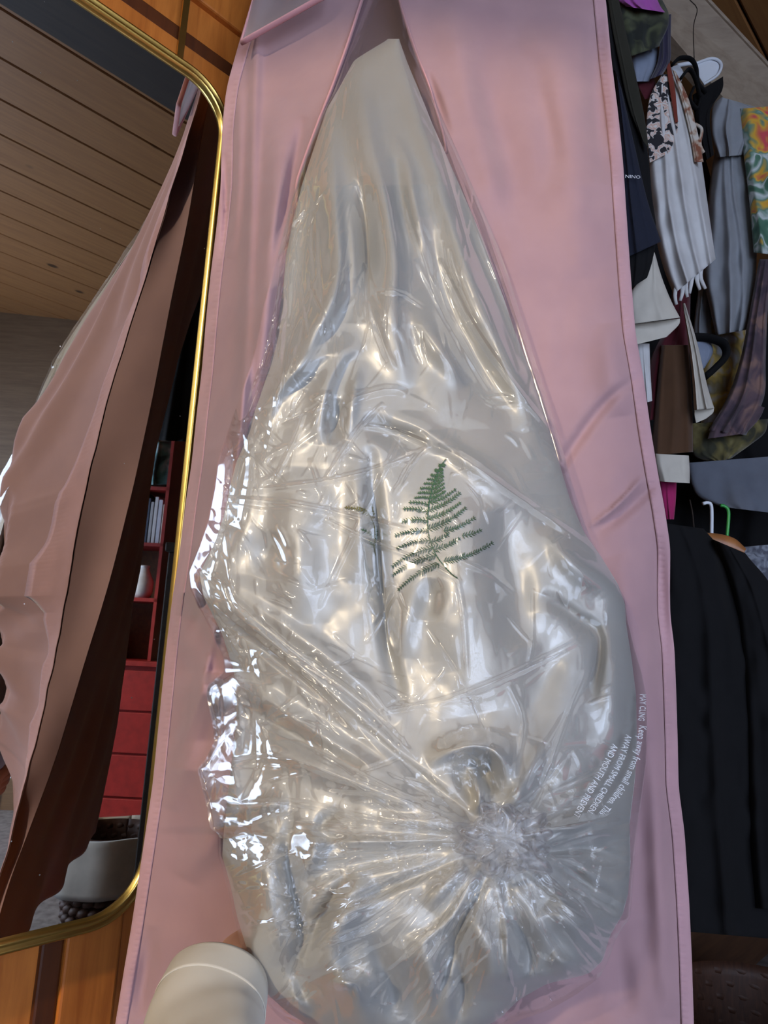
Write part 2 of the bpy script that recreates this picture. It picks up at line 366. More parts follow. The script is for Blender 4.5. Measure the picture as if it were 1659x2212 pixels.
me.from_pydata([(x, 0.0, z) for x, z in q] + [(x, 0.006, z) for x, z in q], [], [tuple(range(len(q))), tuple(range(2 * len(q) - 1, len(q) - 1, -1))] + [(j, j + len(q), (j + 1) % len(q) + len(q), (j + 1) % len(q)) for j in range(len(q))])
o = link('glass', me, M['mirror'], mi); tag(o, 'silvered glass')
q = rrect(A0 - .01, A1 + .01, zBot - .01, zTop + .01, 0.08, 8); n_ = len(q)
me = bpy.data.meshes.new('backing'); me.from_pydata([(x, 0.010, z) for x, z in q] + [(x, 0.026, z) for x, z in q], [], [tuple(range(n_)), tuple(range(2 * n_ - 1, n_ - 1, -1))] + [(j, j + n_, (j + 1) % n_ + n_, (j + 1) % n_) for j in range(n_)])
link('backing', me, M['beam'], mi)
for px_, py_ in ((404, 100), (72, 10)):
    a_ = on_wall(px_, py_)[0]; zt_ = zTop if px_ > 200 else zTop
    link('hook_strap', mesh_np('hook_strap', boxv(a_ - 0.006, a_ + 0.006, 0.022, 0.0265, zt_ - 0.01, 2.78), BOXF), M['gold'], mi, smooth=False)

# ================================================================== GARMENT BAG
def tab(ys, vs): return lambda y: np.interp(y, ys, vs)
HEML = smooth1(tab([-250, 0, 200, 400, 700, 1000, 1300, 1600, 1900, 2100, 2500], [1.085, 1.068, 1.055, 1.011, .961, .925, .919, .911, .887, .875, .85]), 60)   # mirror-side hem
BACKL = smooth1(tab([-250, 0, 200, 400, 700, 1000, 1300, 1600, 1900, 2100, 2500], [1.10, 1.080, 1.068, 1.058, 1.038, 1.011, .988, .950, .912, .89, .865]), 60)
HEMR = tab([-250, 0, 200, 400, 700, 1000, 1300, 1600, 1900, 2200, 2500], [.99, .93, .88, .845, .82, .808, .802, .80, .795, .785, .775])   # closet-side hem
INL = tab([-250, 0, 200, 400, 700, 1000, 1300, 1600, 1900, 2500], [1.06, .985, .905, .83, .78, .76, .76, .79, .815, .815])      # flap edge pushed forward by the dress
INR = tab([-250, 0, 200, 400, 700, 1000, 1300, 1600, 1900, 2500], [1.0, .955, .885, .838, .812, .80, .795, .79, .785, .77])
EDL = tab([-250, 0, 200, 400, 700, 1000, 1300, 1600, 1900, 2200, 2300], [1.03, .965, .885, .812, .762, .742, .735, .725, .705, .69, .69])   # rim of the wrapped dress
EDR = tab([-250, 0, 200, 400, 700, 1000, 1300, 1600, 1900, 2200, 2300], [.985, .935, .865, .812, .775, .752, .735, .718, .695, .675, .67])
BL = smooth1(yfun([(680, -250), (600, -120), (545, 0), (515, 100), (490, 190), (480, 280), (478, 400), (470, 480), (455, 600), (445, 700), (437, 800), (425, 900), (415, 1000), (400, 1100), (388, 1200), (372, 1300), (360, 1400), (345, 1550), (330, 1700), (315, 1800), (300, 1900), (285, 2000), (268, 2100), (250, 2212), (230, 2330), (222, 2500)]), 25)
BLi = smooth1(yfun([(800, -250), (800, -60), (782, 0), (750, 100), (718, 190), (690, 260), (660, 340), (640, 400), (650, 600), (640, 800), (640, 1000), (660, 1200), (680, 1600), (700, 2500)]), 15)
BR = smooth1(yfun([(1200, -250), (1290, -120), (1308, 0), (1320, 130), (1335, 250), (1345, 350), (1355, 500), (1362, 600), (1372, 720), (1390, 820), (1405, 930), (1420, 1020), (1435, 1100), (1447, 1180), (1446, 1280), (1447, 1330), (1456, 1400), (1460, 1500), (1463, 1600), (1465, 1700), (1478, 1800), (1488, 1950), (1494, 2080), (1498, 2212), (1500, 2330), (1505, 2500)]), 20)
BRi = smooth1(yfun([(850, -250), (855, -60), (862, 0), (880, 60), (900, 120), (925, 180), (960, 300), (980, 500), (960, 800), (940, 1200), (940, 2500)]), 15)

FL = smooth1(yfun([(815, -260), (808, -60), (795, 0), (762, 90), (720, 200), (690, 260), (660, 340), (630, 430), (608, 520), (590, 590), (570, 660), (555, 740), (540, 800), (510, 880), (490, 940), (470, 1000), (462, 1060), (450, 1120), (430, 1180), (407, 1235), (410, 1270), (425, 1300), (455, 1360), (480, 1420), (484, 1450), (452, 1480), (447, 1500), (460, 1560), (465, 1600), (446, 1640), (428, 1662), (440, 1710), (450, 1750), (455, 1788), (474, 1802), (473, 1850), (490, 1910), (505, 1980), (520, 2040), (545, 2100), (560, 2150), (600, 2195), (660, 2240), (760, 2285)]), 4)
FR = smooth1(yfun([(855, -260), (860, -60), (866, 0), (882, 60), (915, 160), (945, 230), (985, 320), (1020, 400), (1055, 480), (1075, 530), (1100, 600), (1125, 680), (1150, 760), (1180, 850), (1210, 950), (1235, 1040), (1262, 1130), (1292, 1190), (1326, 1250), (1352, 1295), (1357, 1340), (1369, 1390), (1386, 1450), (1396, 1500), (1399, 1560), (1396, 1650), (1387, 1720), (1378, 1790), (1371, 1850), (1366, 1930), (1361, 1985), (1345, 2003), (1330, 2030), (1312, 2080), (1295, 2112), (1240, 2152), (1185, 2182), (1120, 2205), (1060, 2240), (960, 2285)]), 4)

class Field:
    """relief over photo positions, in metres towards the camera"""
    def __init__(s, x0, x1, y0, y1, st):
        s.x0, s.y0, s.st = x0, y0, st; s.xs = np.arange(x0, x1 + st, st) * 1.0; s.ys = np.arange(y0, y1 + st, st) * 1.0
        s.X, s.Y = np.meshgrid(s.xs, s.ys); s.H = np.zeros(s.X.shape)
    def ridge(s, pts, w, h, tent=False, taper=0.5, n=None, side=None, mode='add'):
        q = np.asarray(pts, float)
        if len(q) > 2: q = spline(q, n or max(6, int(np.abs(np.diff(q, axis=0)).sum() / 25)))
        L = np.r_[0, np.cumsum(np.linalg.norm(np.diff(q, axis=0), axis=1))]; tot = L[-1]; m = w * (1.05 if tent else 2.6)
        c0 = max(0, int((q[:, 0].min() - m - s.x0) / s.st)); c1 = min(len(s.xs), int((q[:, 0].max() + m - s.x0) / s.st) + 2)
        r0 = max(0, int((q[:, 1].min() - m - s.y0) / s.st)); r1 = min(len(s.ys), int((q[:, 1].max() + m - s.y0) / s.st) + 2)
        if c1 <= c0 or r1 <= r0: return
        X = s.X[r0:r1, c0:c1]; Y = s.Y[r0:r1, c0:c1]; best = np.full(X.shape, 1e9); tt = np.zeros(X.shape); sg = np.zeros(X.shape)
        for i in range(len(q) - 1):
            d = q[i + 1] - q[i]; l2 = d @ d + 1e-9; t = np.clip(((X - q[i, 0]) * d[0] + (Y - q[i, 1]) * d[1]) / l2, 0, 1)
            ex = X - q[i, 0] - t * d[0]; ey = Y - q[i, 1] - t * d[1]; e = np.hypot(ex, ey); k = e < best
            best[k] = e[k]; tt[k] = (L[i] + t[k] * math.sqrt(l2)) / (tot + 1e-9); sg[k] = np.sign(d[0] * ey[k] - d[1] * ex[k])
        ww = w
        if side is not None: ww = np.where(sg > 0, w * side, w / side)
        p = np.maximum(0, 1 - best / ww) if tent else np.exp(-(best / ww) ** 2)
        e = np.sin(np.pi * np.clip(tt, 0.0, 1.0)) ** taper if taper else 1.0
        add = h * p * e
        if mode == 'add': s.H[r0:r1, c0:c1] += add
        else: s.H[r0:r1, c0:c1] = np.maximum(s.H[r0:r1, c0:c1], add)
    def at(s, x, y):
        u = np.clip((x - s.x0) / s.st, 0, len(s.xs) - 1.001); v = np.clip((y - s.y0) / s.st, 0, len(s.ys) - 1.001)
        i = u.astype(int); j = v.astype(int); fx = u - i; fy = v - j; H = s.H
        return (H[j, i] * (1 - fx) + H[j, i + 1] * fx) * (1 - fy) + (H[j + 1, i] * (1 - fx) + H[j + 1, i + 1] * fx) * fy
    def blur(s, r):
        out = Field.__new__(Field); out.__dict__.update(s.__dict__); H = s.H.copy()
        for ax in (0, 1):
            for _ in range(2):
                c = np.cumsum(np.concatenate([np.repeat(np.take(H, [0], ax), r + 1, ax), H, np.repeat(np.take(H, [-1], ax), r, ax)], ax), ax)
                n = H.shape[ax]; H = (np.take(c, range(2 * r + 1, 2 * r + 1 + n), ax) - np.take(c, range(0, n), ax)) / (2 * r + 1)
        out.H = H; return out

bagF = Field(200, 1540, -260, 2510, 4)
for pts, w, h in [([(560, -50), (548, 250), (540, 500), (520, 900), (490, 1200)], 14, .010), ([(600, 210), (590, 500), (560, 800), (520, 1000)], 34, .016),
                  ([(520, 150), (515, 400), (500, 560)], 12, .006), ([(486, 330), (488, 470), (478, 560)], 6, -.006), ([(660, 250), (625, 420), (585, 620)], 16, -.012),
                  ([(395, 1330), (440, 1480), (400, 1650), (370, 1750)], 26, .012), ([(470, 1330), (430, 1500), (380, 1640)], 12, .008), ([(480, 1180), (430, 1330), (400, 1390)], 14, -.008),
                  ([(520, 1600), (480, 1760), (400, 1900)], 30, .010), ([(430, 980), (490, 960)], 10, .0016), ([(370, 1330), (460, 1350)], 12, -.0016),
                  ([(1000, 100), (1090, 400), (1060, 620)], 40, -.016), ([(960, 0), (1010, 180), (1080, 420), (1095, 600)], 34, .016),
                  ([(1180, -40), (1220, 300), (1260, 600)], 60, .014), ([(1290, 0), (1290, 200), (1310, 400)], 24, -.010), ([(1150, 100), (1210, 400)], 30, -.010), ([(920, 150), (945, 220), (970, 300)], 10, -.010),
                  ([(1160, 1080), (1300, 880), (1400, 800)], 12, -.006), ([(1270, 1140), (1330, 1095), (1395, 1025)], 5, .006), ([(1285, 1150), (1350, 1105), (1420, 1040)], 12, -.006), ([(1310, 700), (1340, 900)], 40, .012),
                  ([(1330, 1200), (1380, 1400), (1400, 1600)], 36, .012), ([(1420, 1150), (1430, 1300), (1435, 1450)], 18, -.008), ([(1410, 1500), (1420, 1800), (1440, 2200)], 26, .010), ([(1330, 2000), (1350, 2200)], 30, -.006), ([(330, 2000), (300, 2200)], 18, -.005)]:
    bagF.ridge(pts, w, h * (3.4 if pts[0][0] < 700 and pts[0][1] < 1000 else 2.4 if pts[0][0] < 700 else 1.6), taper=0.8)
bagF.H += 0.005 * vnoise(bagF.X, bagF.Y * 0.45, 90, 3) + 0.0015 * vnoise(bagF.X, bagF.Y * 0.6, 33, 4)
def bag_left(x, y):
    l = BL(y); u = np.clip((x - l) / np.maximum(FL(y) - l, 40), 0, 1.0) ** 1.15
    return HEML(y) + (INL(y) - HEML(y)) * u - bagF.at(x, y)
def bag_right(x, y):
    r = BR(y); u = np.clip((r - x) / np.maximum(r - FR(y), 40), 0, 1.0) ** 0.9
    return HEMR(y) + (INR(y) - HEMR(y)) * u - bagF.at(x, y)
bag = thing('garment_bag', P(880, 2490, 0.80), 'long pink cloth garment bag hanging unzipped around the white dress', 'garment bag')
def bag_sheet(name, fa, fb, n, m, dof, mat, th=0.0012, y0=-245, y1=2490):
    ys = np.linspace(y0, y1, n)[:, None]; s = np.linspace(0, 1, m)[None]
    X = fa(ys) + s * (fb(ys) - fa(ys)); Y = ys + 0 * X; d = dof(X, Y, s + 0 * X)
    return shell(name, P(X, Y, d), P(X, Y, d + th), mat, bag)
o = bag_sheet('front_flap', BL, BLi, 560, 90, lambda X, Y, s: bag_left(X, Y), M['pink']); tag(o, 'narrow pink front flap beside the mirror')
o = bag_sheet('front_flap', BRi, BR, 560, 130, lambda X, Y, s: bag_right(X, Y), M['pink']); tag(o, 'wide pink front flap beside the clothes')
backx = lambda y: BL(y) + 22 + 8 * np.sin(y / 130.0)
o = bag_sheet('back_panel', backx, lambda y: BR(y) - 10, 200, 120, lambda X, Y, s: BACKL(Y) * (1 - s) + (HEMR(Y) + .02) * s + 0.010 * np.sin(X / 60.0 + Y / 300.0) * np.sin(Y / 240.0) * np.sin(np.pi * s), M['pink'])
ys = np.linspace(-245, 2490, 240)[:, None]; s = np.linspace(0, 1, 9)[None]
for fa, fb, k, h0, h1 in ((BL, backx, 1, bag_left, BACKL), (BR, lambda y: BR(y) - 10, -1, bag_right, lambda y: HEMR(y) + .02)):
    X = fa(ys) * (1 - s) + fb(ys) * s; Y = ys + 0 * X; d0 = h0(fa(ys), ys); d1 = h1(ys)
    X = X + k * 7 * np.sin(np.pi * s) * (0.6 + np.sin(ys / 150)); d = d0 * (1 - s) + d1 * s
    o = sheet('gusset', P(X, Y, d + 0.0006), M['pink'], bag)
# hems: a doubled strip with puckered stitching
def hem(fx, w, sgn, lab, bag_depth):
    ys = np.linspace(-240, 2485, 1300)[:, None]; s = np.linspace(0, 1, 7)[None]
    X = fx(ys) + sgn * (w * s - 1.0); Y = ys + 0 * X
    puck = 0.0012 * np.maximum(0, np.sin(ys / 13.0 * 2 * np.pi)) * np.exp(-((s - 0.72) / 0.13) ** 2)
    d = bag_depth(X, Y) - 0.0016 - 0.0012 * np.sin(np.pi * s) ** .5 + puck
    o = shell('hem', P(X, Y, d), P(X, Y, d + 0.0015), M['pink_hem'], bag); tag(o, lab)
hem(BL, 25, 1, 'stitched hem along the mirror side', bag_left); hem(BR, 27, -1, 'stitched hem along the clothes side', bag_right)
yb = np.linspace(-240, 470, 200)
pb = P(BLi(yb), yb, bag_left(BLi(yb), yb) - 0.003); o = tube('zip_binding', pb, 0.0042, M['pink_bind'], bag, 8, flat=0.6); tag(o, 'bright pink binding of the open zip')
yb = np.linspace(-240, 330, 160); pb = P(BRi(yb), yb, bag_right(BRi(yb), yb) - 0.002); tube('zip_binding', pb, 0.003, M['pink_bind'], bag, 8, flat=0.6)
# clear document pocket standing off the flap, with pink binding
cor = [(522, 92, 1.015), (700, -8, .962), (720, -150, 1.02), (590, -150, 1.05)]
c3 = [P(*c) for c in cor]; s = np.linspace(0, 1, 26); t = np.linspace(0, 1, 22)
G = np.array([[(1 - b) * ((1 - a) * c3[0] + a * c3[1]) + b * ((1 - a) * c3[3] + a * c3[2]) for a in s] for b in t])
G[..., 1] -= 0.006 * np.sin(3 * s[None] * np.pi + 1.0) * np.sin(np.pi * t[:, None])
pk = sheet('pocket_window', G, M['vinyl'], bag); tag(pk, 'clear plastic window of the card pocket')
edge = np.array([c3[3] + (c3[0] - c3[3]) * k for k in np.linspace(0, 1, 12)] + [c3[0] + (c3[1] - c3[0]) * k for k in np.linspace(0, 1, 16)][1:] + [c3[1] + (c3[2] - c3[1]) * k for k in np.linspace(0, 1, 12)][1:])
o = tube('pocket_binding', edge, 0.005, M['pink_bind'], pk, 8, flat=0.5)
o.data.transform(Matrix.Translation(-bag.location)); 

# ================================================================== DRESS
TL = smooth1(yfun([(840, 84), (800, 108), (765, 130), (735, 185), (706, 235), (678, 320), (652, 400), (632, 480), (616, 560), (602, 640), (590, 720), (570, 800), (545, 880), (520, 960), (500, 1040), (482, 1120), (455, 1190), (430, 1240), (440, 1290), (480, 1370), (505, 1450), (510, 1560), (500, 1650), (490, 1740), (483, 1800), (480, 1850), (497, 1910), (512, 1980), (530, 2040), (555, 2100), (580, 2150), (625, 2190), (700, 2235), (780, 2270)]), 5)
TR = smooth1(yfun([(862, 84), (878, 130), (905, 195), (935, 270), (975, 360), (1010, 440), (1045, 520), (1080, 620), (1110, 710), (1145, 800), (1178, 900), (1205, 990), (1232, 1080), (1262, 1150), (1300, 1205), (1335, 1262), (1350, 1305), (1353, 1350), (1364, 1420), (1374, 1500), (1376, 1600), (1372, 1680), (1360, 1780), (1362, 1860), (1357, 1930), (1345, 1975), (1318, 2020), (1302, 2075), (1270, 2105), (1180, 2125), (1120, 2160), (1080, 2200), (1010, 2240), (940, 2270)]), 5)
bulge_y = smooth1(lambda y: np.interp(y, [-260, 84, 400, 800, 1250, 1500, 1700, 1850, 2050, 2180, 2290], [.008, .018, .045, .060, .075, .085, .11, .125, .115, .08, .02]), 70)
def prof_s(s): return np.maximum(0, 1 - np.abs(2 * s - 1) ** 2.4) ** 0.62

KX, KY = 1085, 1815                                    # where the film is knotted
dr_f = Field(380, 1430, -270, 2300, 3)
# long folds falling from the bodice
for pts, w, h, sd in [
    ([(707, 235), (716, 350), (727, 480), (732, 570), (715, 650), (675, 730), (600, 860)], 26, .020, 1.3), ([(665, 400), (650, 560), (640, 700)], 26, -.008, None),
    ([(762, 135), (790, 260), (806, 330), (832, 430), (852, 560), (848, 660), (860, 760), (880, 840)], 30, .022, 1.3), ([(778, 380), (795, 520), (796, 660)], 16, -.020, None), ([(752, 430), (765, 560), (760, 640)], 9, .007, None),
    ([(855, 90), (888, 190), (912, 270), (955, 390), (1000, 520), (1030, 640)], 20, .014, 1.3), ([(815, 305), (850, 300), (880, 350), (900, 450), (935, 600), (960, 700)], 16, .010, 1.4), ([(850, 340), (870, 460), (890, 560)], 16, -.010, None),
    ([(930, 380), (1000, 560), (1080, 740), (1170, 900), (1250, 1080)], 26, .016, 1.5), ([(960, 380), (1040, 560), (1110, 720), (1190, 920), (1270, 1130)], 16, -.014, None), ([(900, 480), (950, 620), (1030, 780), (1120, 920)], 30, -.016, None),
    ([(1020, 430), (1090, 620), (1150, 800), (1220, 1000), (1290, 1190)], 14, .012, 1.3),
    ([(560, 940), (610, 830), (690, 770), (760, 745)], 20, .012, .7), ([(690, 960), (705, 840), (740, 770), (780, 745)], 18, .014, .7), ([(745, 950), (765, 850), (775, 780)], 14, .010, None), ([(730, 860), (720, 960)], 20, -.014, None),
    ([(850, 900), (900, 920), (960, 955), (1060, 1030), (1150, 1110)], 18, .012, 1.4), ([(780, 905), (840, 935), (920, 960)], 20, -.014, None), ([(880, 640), (930, 720), (1010, 830)], 28, .012, None),
    ([(700, 2060), (760, 2150), (800, 2230)], 26, .014, None), ([(800, 2020), (840, 2120), (850, 2210)], 20, -.012, None), ([(900, 2010), (930, 2110), (940, 2220)], 30, .014, None), ([(985, 2040), (1000, 2130), (985, 2220)], 16, -.012, None),
    ([(1190, 2060), (1240, 2090), (1270, 2095)], 22, .010, None), ([(640, 2080), (660, 2160), (690, 2200)], 16, -.012, None),
    # centre parting under the fern
    ([(800, 960), (806, 1080), (815, 1200), (826, 1300), (842, 1420), (872, 1540)], 15, -.024, None), ([(770, 980), (780, 1120), (770, 1260)], 24, .010, None),
    ([(960, 980), (990, 1120), (1010, 1280), (1020, 1420), (1040, 1540)], 85, .022, None), ([(905, 1230), (880, 1330), (870, 1420)], 22, .010, None), ([(935, 1250), (925, 1340)], 20, -.010, None),
    ([(1075, 1100), (1110, 1250), (1130, 1400)], 40, -.018, None), ([(650, 1010), (640, 1180), (660, 1350)], 50, .012, None), ([(600, 1150), (570, 1250)], 30, -.010, None), ([(545, 1010), (520, 1150), (470, 1230)], 24, .010, None),
    # puffed side by the text, turning over at its corner
    ([(1180, 1130), (1240, 1210), (1320, 1270), (1340, 1340)], 34, .024, None), ([(1250, 1330), (1290, 1360), (1295, 1420), (1275, 1520)], 11, -.016, None), ([(1170, 1280), (1240, 1330), (1290, 1375)], 14, -.012, None),
    ([(1330, 1340), (1335, 1480), (1325, 1640)], 34, .018, None), ([(1200, 1330), (1180, 1450), (1140, 1600)], 40, -.012, None),
    # diagonal folds running to the knot
    ([(440, 1270), (560, 1370), (690, 1480), (800, 1570), (900, 1680)], 22, .016, 1.3), ([(500, 1280), (640, 1370), (760, 1460), (860, 1560)], 22, .014, 1.3), ([(470, 1320), (620, 1440), (760, 1550)], 14, -.014, None),
    ([(480, 1440), (620, 1540), (760, 1630), (900, 1720)], 24, .013, 1.3), ([(490, 1560), (640, 1640), (800, 1700)], 26, .010, None), ([(500, 1500), (640, 1590), (800, 1670)], 14, -.012, None),
    # loop above the knot
    ([(925, 1650), (975, 1622), (1040, 1612), (1085, 1640), (1100, 1700)], 18, .022, .8), ([(980, 1690), (1030, 1660), (1060, 1720)], 24, -.018, None), ([(1010, 1640), (1035, 1700), (1030, 1760)], 10, .014, None),
    # lobes of the bundle
    ([(500, 1760), (560, 1740), (625, 1735)], 18, .012, None), ([(560, 1800), (560, 1950), (590, 2090)], 55, .030, None), ([(632, 1760), (620, 1860), (640, 1960), (650, 2040), (620, 2130)], 15, -.015, None),
    ([(690, 1780), (670, 1860), (650, 1900)], 22, .014, None), ([(740, 1750), (700, 1775), (690, 1800), (750, 1830)], 12, -.008, None), ([(800, 1900), (730, 2000), (690, 2130)], 40, .022, None), ([(760, 1880), (690, 1990), (660, 2090)], 14, -.016, None),
    ([(860, 2080), (900, 2180), (880, 2250)], 50, -.016, None), ([(1010, 1960), (1060, 2060), (1060, 2160)], 34, .016, None), ([(1100, 1960), (1140, 2060), (1130, 2120)], 16, -.013, None),
    ([(1180, 1950), (1250, 2010), (1280, 2070)], 34, .020, None), ([(1200, 1860), (1300, 1930), (1340, 1990)], 14, -.014, None), ([(1250, 1880), (1320, 1950)], 14, .012, None), ([(1150, 1800), (1260, 1790), (1350, 1770)], 20, .014, None), ([(1160, 1840), (1270, 1830), (1350, 1850)], 12, -.012, None),
    ([(700, 2150), (760, 2120), (790, 2170)], 20, .014, None), ([(620, 2150), (680, 2180)], 16, .010, None)]:
    dr_f.ridge(pts, w, h * (1.6 if pts[0][1] < 700 else 1.3 if pts[0][1] < 1600 else 1.6), taper=0.9, side=sd)
# radial gathers round the knot
for k in range(26):
    a = k / 26 * 2 * np.pi + RNG.uniform(-.05, .05); r0, r1 = RNG.uniform(70, 110), RNG.uniform(240, 560)
    if -0.75 * np.pi < a - 2 * np.pi < -0.25 * np.pi: r1 *= 0.55
    p0 = np.array([KX + math.cos(a) * r0, KY + math.sin(a) * r0 * 0.9]); p1 = np.array([KX + math.cos(a + RNG.uniform(-.15, .15)) * r1, KY + math.sin(a) * r1 * 0.85])
    dr_f.ridge([p0, (p0 + p1) / 2 + RNG.uniform(-14, 14, 2), p1], RNG.uniform(9, 22), RNG.uniform(.005, .012) * RNG.choice([1, -1]) * (1.5 if math.sin(a) > .2 else 1.0), taper=0.7)
dr_f.H += 0.004 * vnoise(dr_f.X, dr_f.Y * 0.5, 80, 21) + 0.0012 * vnoise(dr_f.X, dr_f.Y * 0.7, 28, 22)
rk = np.hypot(dr_f.X - KX, (dr_f.Y - KY)); dr_f.H += -0.012 * np.exp(-(rk / 85) ** 2)
def dress_base(x, y, lf, rf, extra=0.0):
    l, r = lf(y), rf(y); s = np.clip((x - l) / np.maximum(r - l, 1), 0, 1); pr = prof_s(s)
    return EDL(y) * (1 - s) + EDR(y) * s - (bulge_y(y) + extra) * pr, pr
def dress_depth(x, y):
    d, pr = dress_base(x, y, TL, TR); return d - dr_f.at(x, y) * np.minimum(1, pr * 1.6 + 0.1)
dress = thing('wedding_dress', P(900, 2260, 0.82), 'ivory satin dress embroidered with green ferns folded up inside clear plastic', 'dress')
ys = np.linspace(84, 2268, 720)[:, None]; s = (0.5 - 0.5 * np.cos(np.linspace(0, np.pi, 300)) * 0.55 - 0.45 * np.linspace(0.5, -0.5, 300) * 1.0)[None]
s = (s - s.min()) / (s.max() - s.min())
X = TL(ys) + s * (TR(ys) - TL(ys)); Y = ys + 0 * X; Dd = dress_depth(X, Y)
Db = EDL(Y) * (1 - s) + EDR(Y) * s + 0.012 * np.sin(np.pi * s)
o = shell('skirt', P(X, Y, Dd), P(X, Y, Db), M['satin'], dress)

# embroidered ferns, raised thread on the satin
def thread_mat(n, c): return fabric(n, c, tuple(k * 0.6 for k in c), rough=0.6, sheen=0.3)
M['fern'] = thread_mat('green_thread', (0.055, 0.16, 0.06)); M['fern_dark'] = thread_mat('deep_green_thread', (0.03, 0.12, 0.055)); M['fern_olive'] = thread_mat('olive_thread', (0.20, 0.19, 0.045))
def strokes(name, segs, mat, parent):
    """ribbon strokes [(p, q, width)] laid on the dress"""
    V, F = [], []
    for p, q, w in segs:
        p = np.array(p, float); q = np.array(q, float); d = q - p; l = np.hypot(*d) + 1e-6; nrm = np.array([-d[1], d[0]]) / l * w / 2; b = len(V)
        mid = p + d * 0.55
        for c in (p - nrm * .45, p + nrm * .45, mid + nrm, q, mid - nrm):
            V.append(P(c[0], c[1], dress_depth(np.array(c[0]), np.array(c[1])) - 0.0013))
        V.append(P(mid[0], mid[1], dress_depth(np.array(mid[0]), np.array(mid[1])) - 0.0022)); k = b + 5
        F += [(b, b + 1, k), (b + 1, b + 2, k), (b + 2, b + 3, k), (b + 3, b + 4, k), (b + 4, b, k)]
    return link(name, mesh_np(name, np.array(V) - off(dress), np.array(F)), mat, parent)
def c4(p): return (850 + .3617 * p[0], 950 + .3617 * p[1])
def frond(parent, a, b, mat, leaf=9.0, sag=0.06, gap=5.2):
    a = np.array(a, float); b = np.array(b, float); d = b - a; l = np.hypot(*d); n = np.array([-d[1], d[0]]) / l
    pts = [a + d * t + n * sag * l * math.sin(math.pi * t) for t in np.linspace(0, 1, max(5, int(l / gap)))]
    segs = []
    for i in range(len(pts) - 1):
        segs.append((pts[i], pts[i + 1] + (pts[i + 1] - pts[i]) * .2, 1.9)); t = i / (len(pts) - 1)
        dd = (pts[i + 1] - pts[i]); dd /= np.hypot(*dd); L = leaf * 1.15 * (1 - 0.5 * t) * random.uniform(.75, 1.2)
        for sg in (-1, 1):
            an = sg * math.radians(random.uniform(38, 58)); ca, sa = math.cos(an), math.sin(an)
            v = np.array([dd[0] * ca - dd[1] * sa, dd[0] * sa + dd[1] * ca]); segs.append((pts[i], pts[i] + v * L, 2.1))
    return strokes('frond', segs, mat, parent)
def stem(parent, pts, mat, w=3.2):
    q = spline(pts, 40); return strokes('stem', [(q[i], q[i + 1] + (q[i + 1] - q[i]) * .3, w) for i in range(39)], mat, parent)
fern = bpy.data.objects.new('fern_embroidery', None); COL.objects.link(fern); fern.parent = dress; tag(fern, 'large green embroidered fern')
st = [c4(p) for p in [(315, 110), (270, 180), (240, 260), (215, 360), (205, 450), (205, 540), (225, 620), (255, 690), (295, 745), (345, 800), (380, 825)]]
stem(fern, st, M['fern_dark'])
for tp, bs_ in [((90, 375), (213, 388)), ((55, 412), (208, 432)), ((40, 492), (205, 482)), ((5, 575), (205, 545)), ((16, 652), (222, 600)), ((-14, 762), (232, 645)), ((-14, 815), (252, 690)), ((25, 900), (272, 740)),
                ((375, 292), (218, 375)), ((402, 312), (210, 420)), ((405, 372), (207, 470)), ((437, 402), (208, 530)), ((490, 462), (300, 545)), ((530, 535), (412, 572)), ((400, 585), (235, 655)), ((598, 612), (300, 725)), ((330, 560), (225, 610))]:
    frond(fern, c4(bs_), c4(tp), M['fern_dark'] if bs_[1] > 520 else M['fern'], 10.5 if bs_[1] > 400 else 9)
for k, (y_, lw) in enumerate([(150, 18), (180, 26), (208, 40), (232, 52), (258, 62), (285, 76), (312, 84), (340, 98)]):
    xs_ = np.interp(y_, [110, 180, 260, 360], [315, 270, 240, 215])
    frond(fern, c4((xs_, y_ + 8)), c4((xs_ - lw, y_ - 2 + lw * .1)), M['fern'], 6.5, gap=3.4); frond(fern, c4((xs_, y_ + 8)), c4((xs_ + lw * .95, y_ - lw * .38)), M['fern'], 6.5, gap=3.4)
fern2 = bpy.data.objects.new('fern_embroidery', None); COL.objects.link(fern2); fern2.parent = dress; tag(fern2, 'small olive embroidered fern in the centre fold')
stem(fern2, [(772, 1094), (792, 1104), (806, 1128), (810, 1150), (808, 1178), (812, 1200)], M['fern_olive'], 2.6)
frond(fern2, (800, 1110), (744, 1096), M['fern_olive'], 9); frond(fern2, (808, 1160), (780, 1143), M['fern'], 7); frond(fern2, (806, 1120), (800, 1085), M['fern_olive'], 6); frond(fern2, (808, 1182), (796, 1166), M['fern'], 6); frond(fern2, (810, 1172), (814, 1142), M['fern'], 5)

# ================================================================== PLASTIC COVER
cr = Field(380, 1430, -270, 2300, 2)
def crease(pts, w, h, **k): cr.ridge(pts, w, h, tent=True, taper=k.pop('taper', .5), **k)
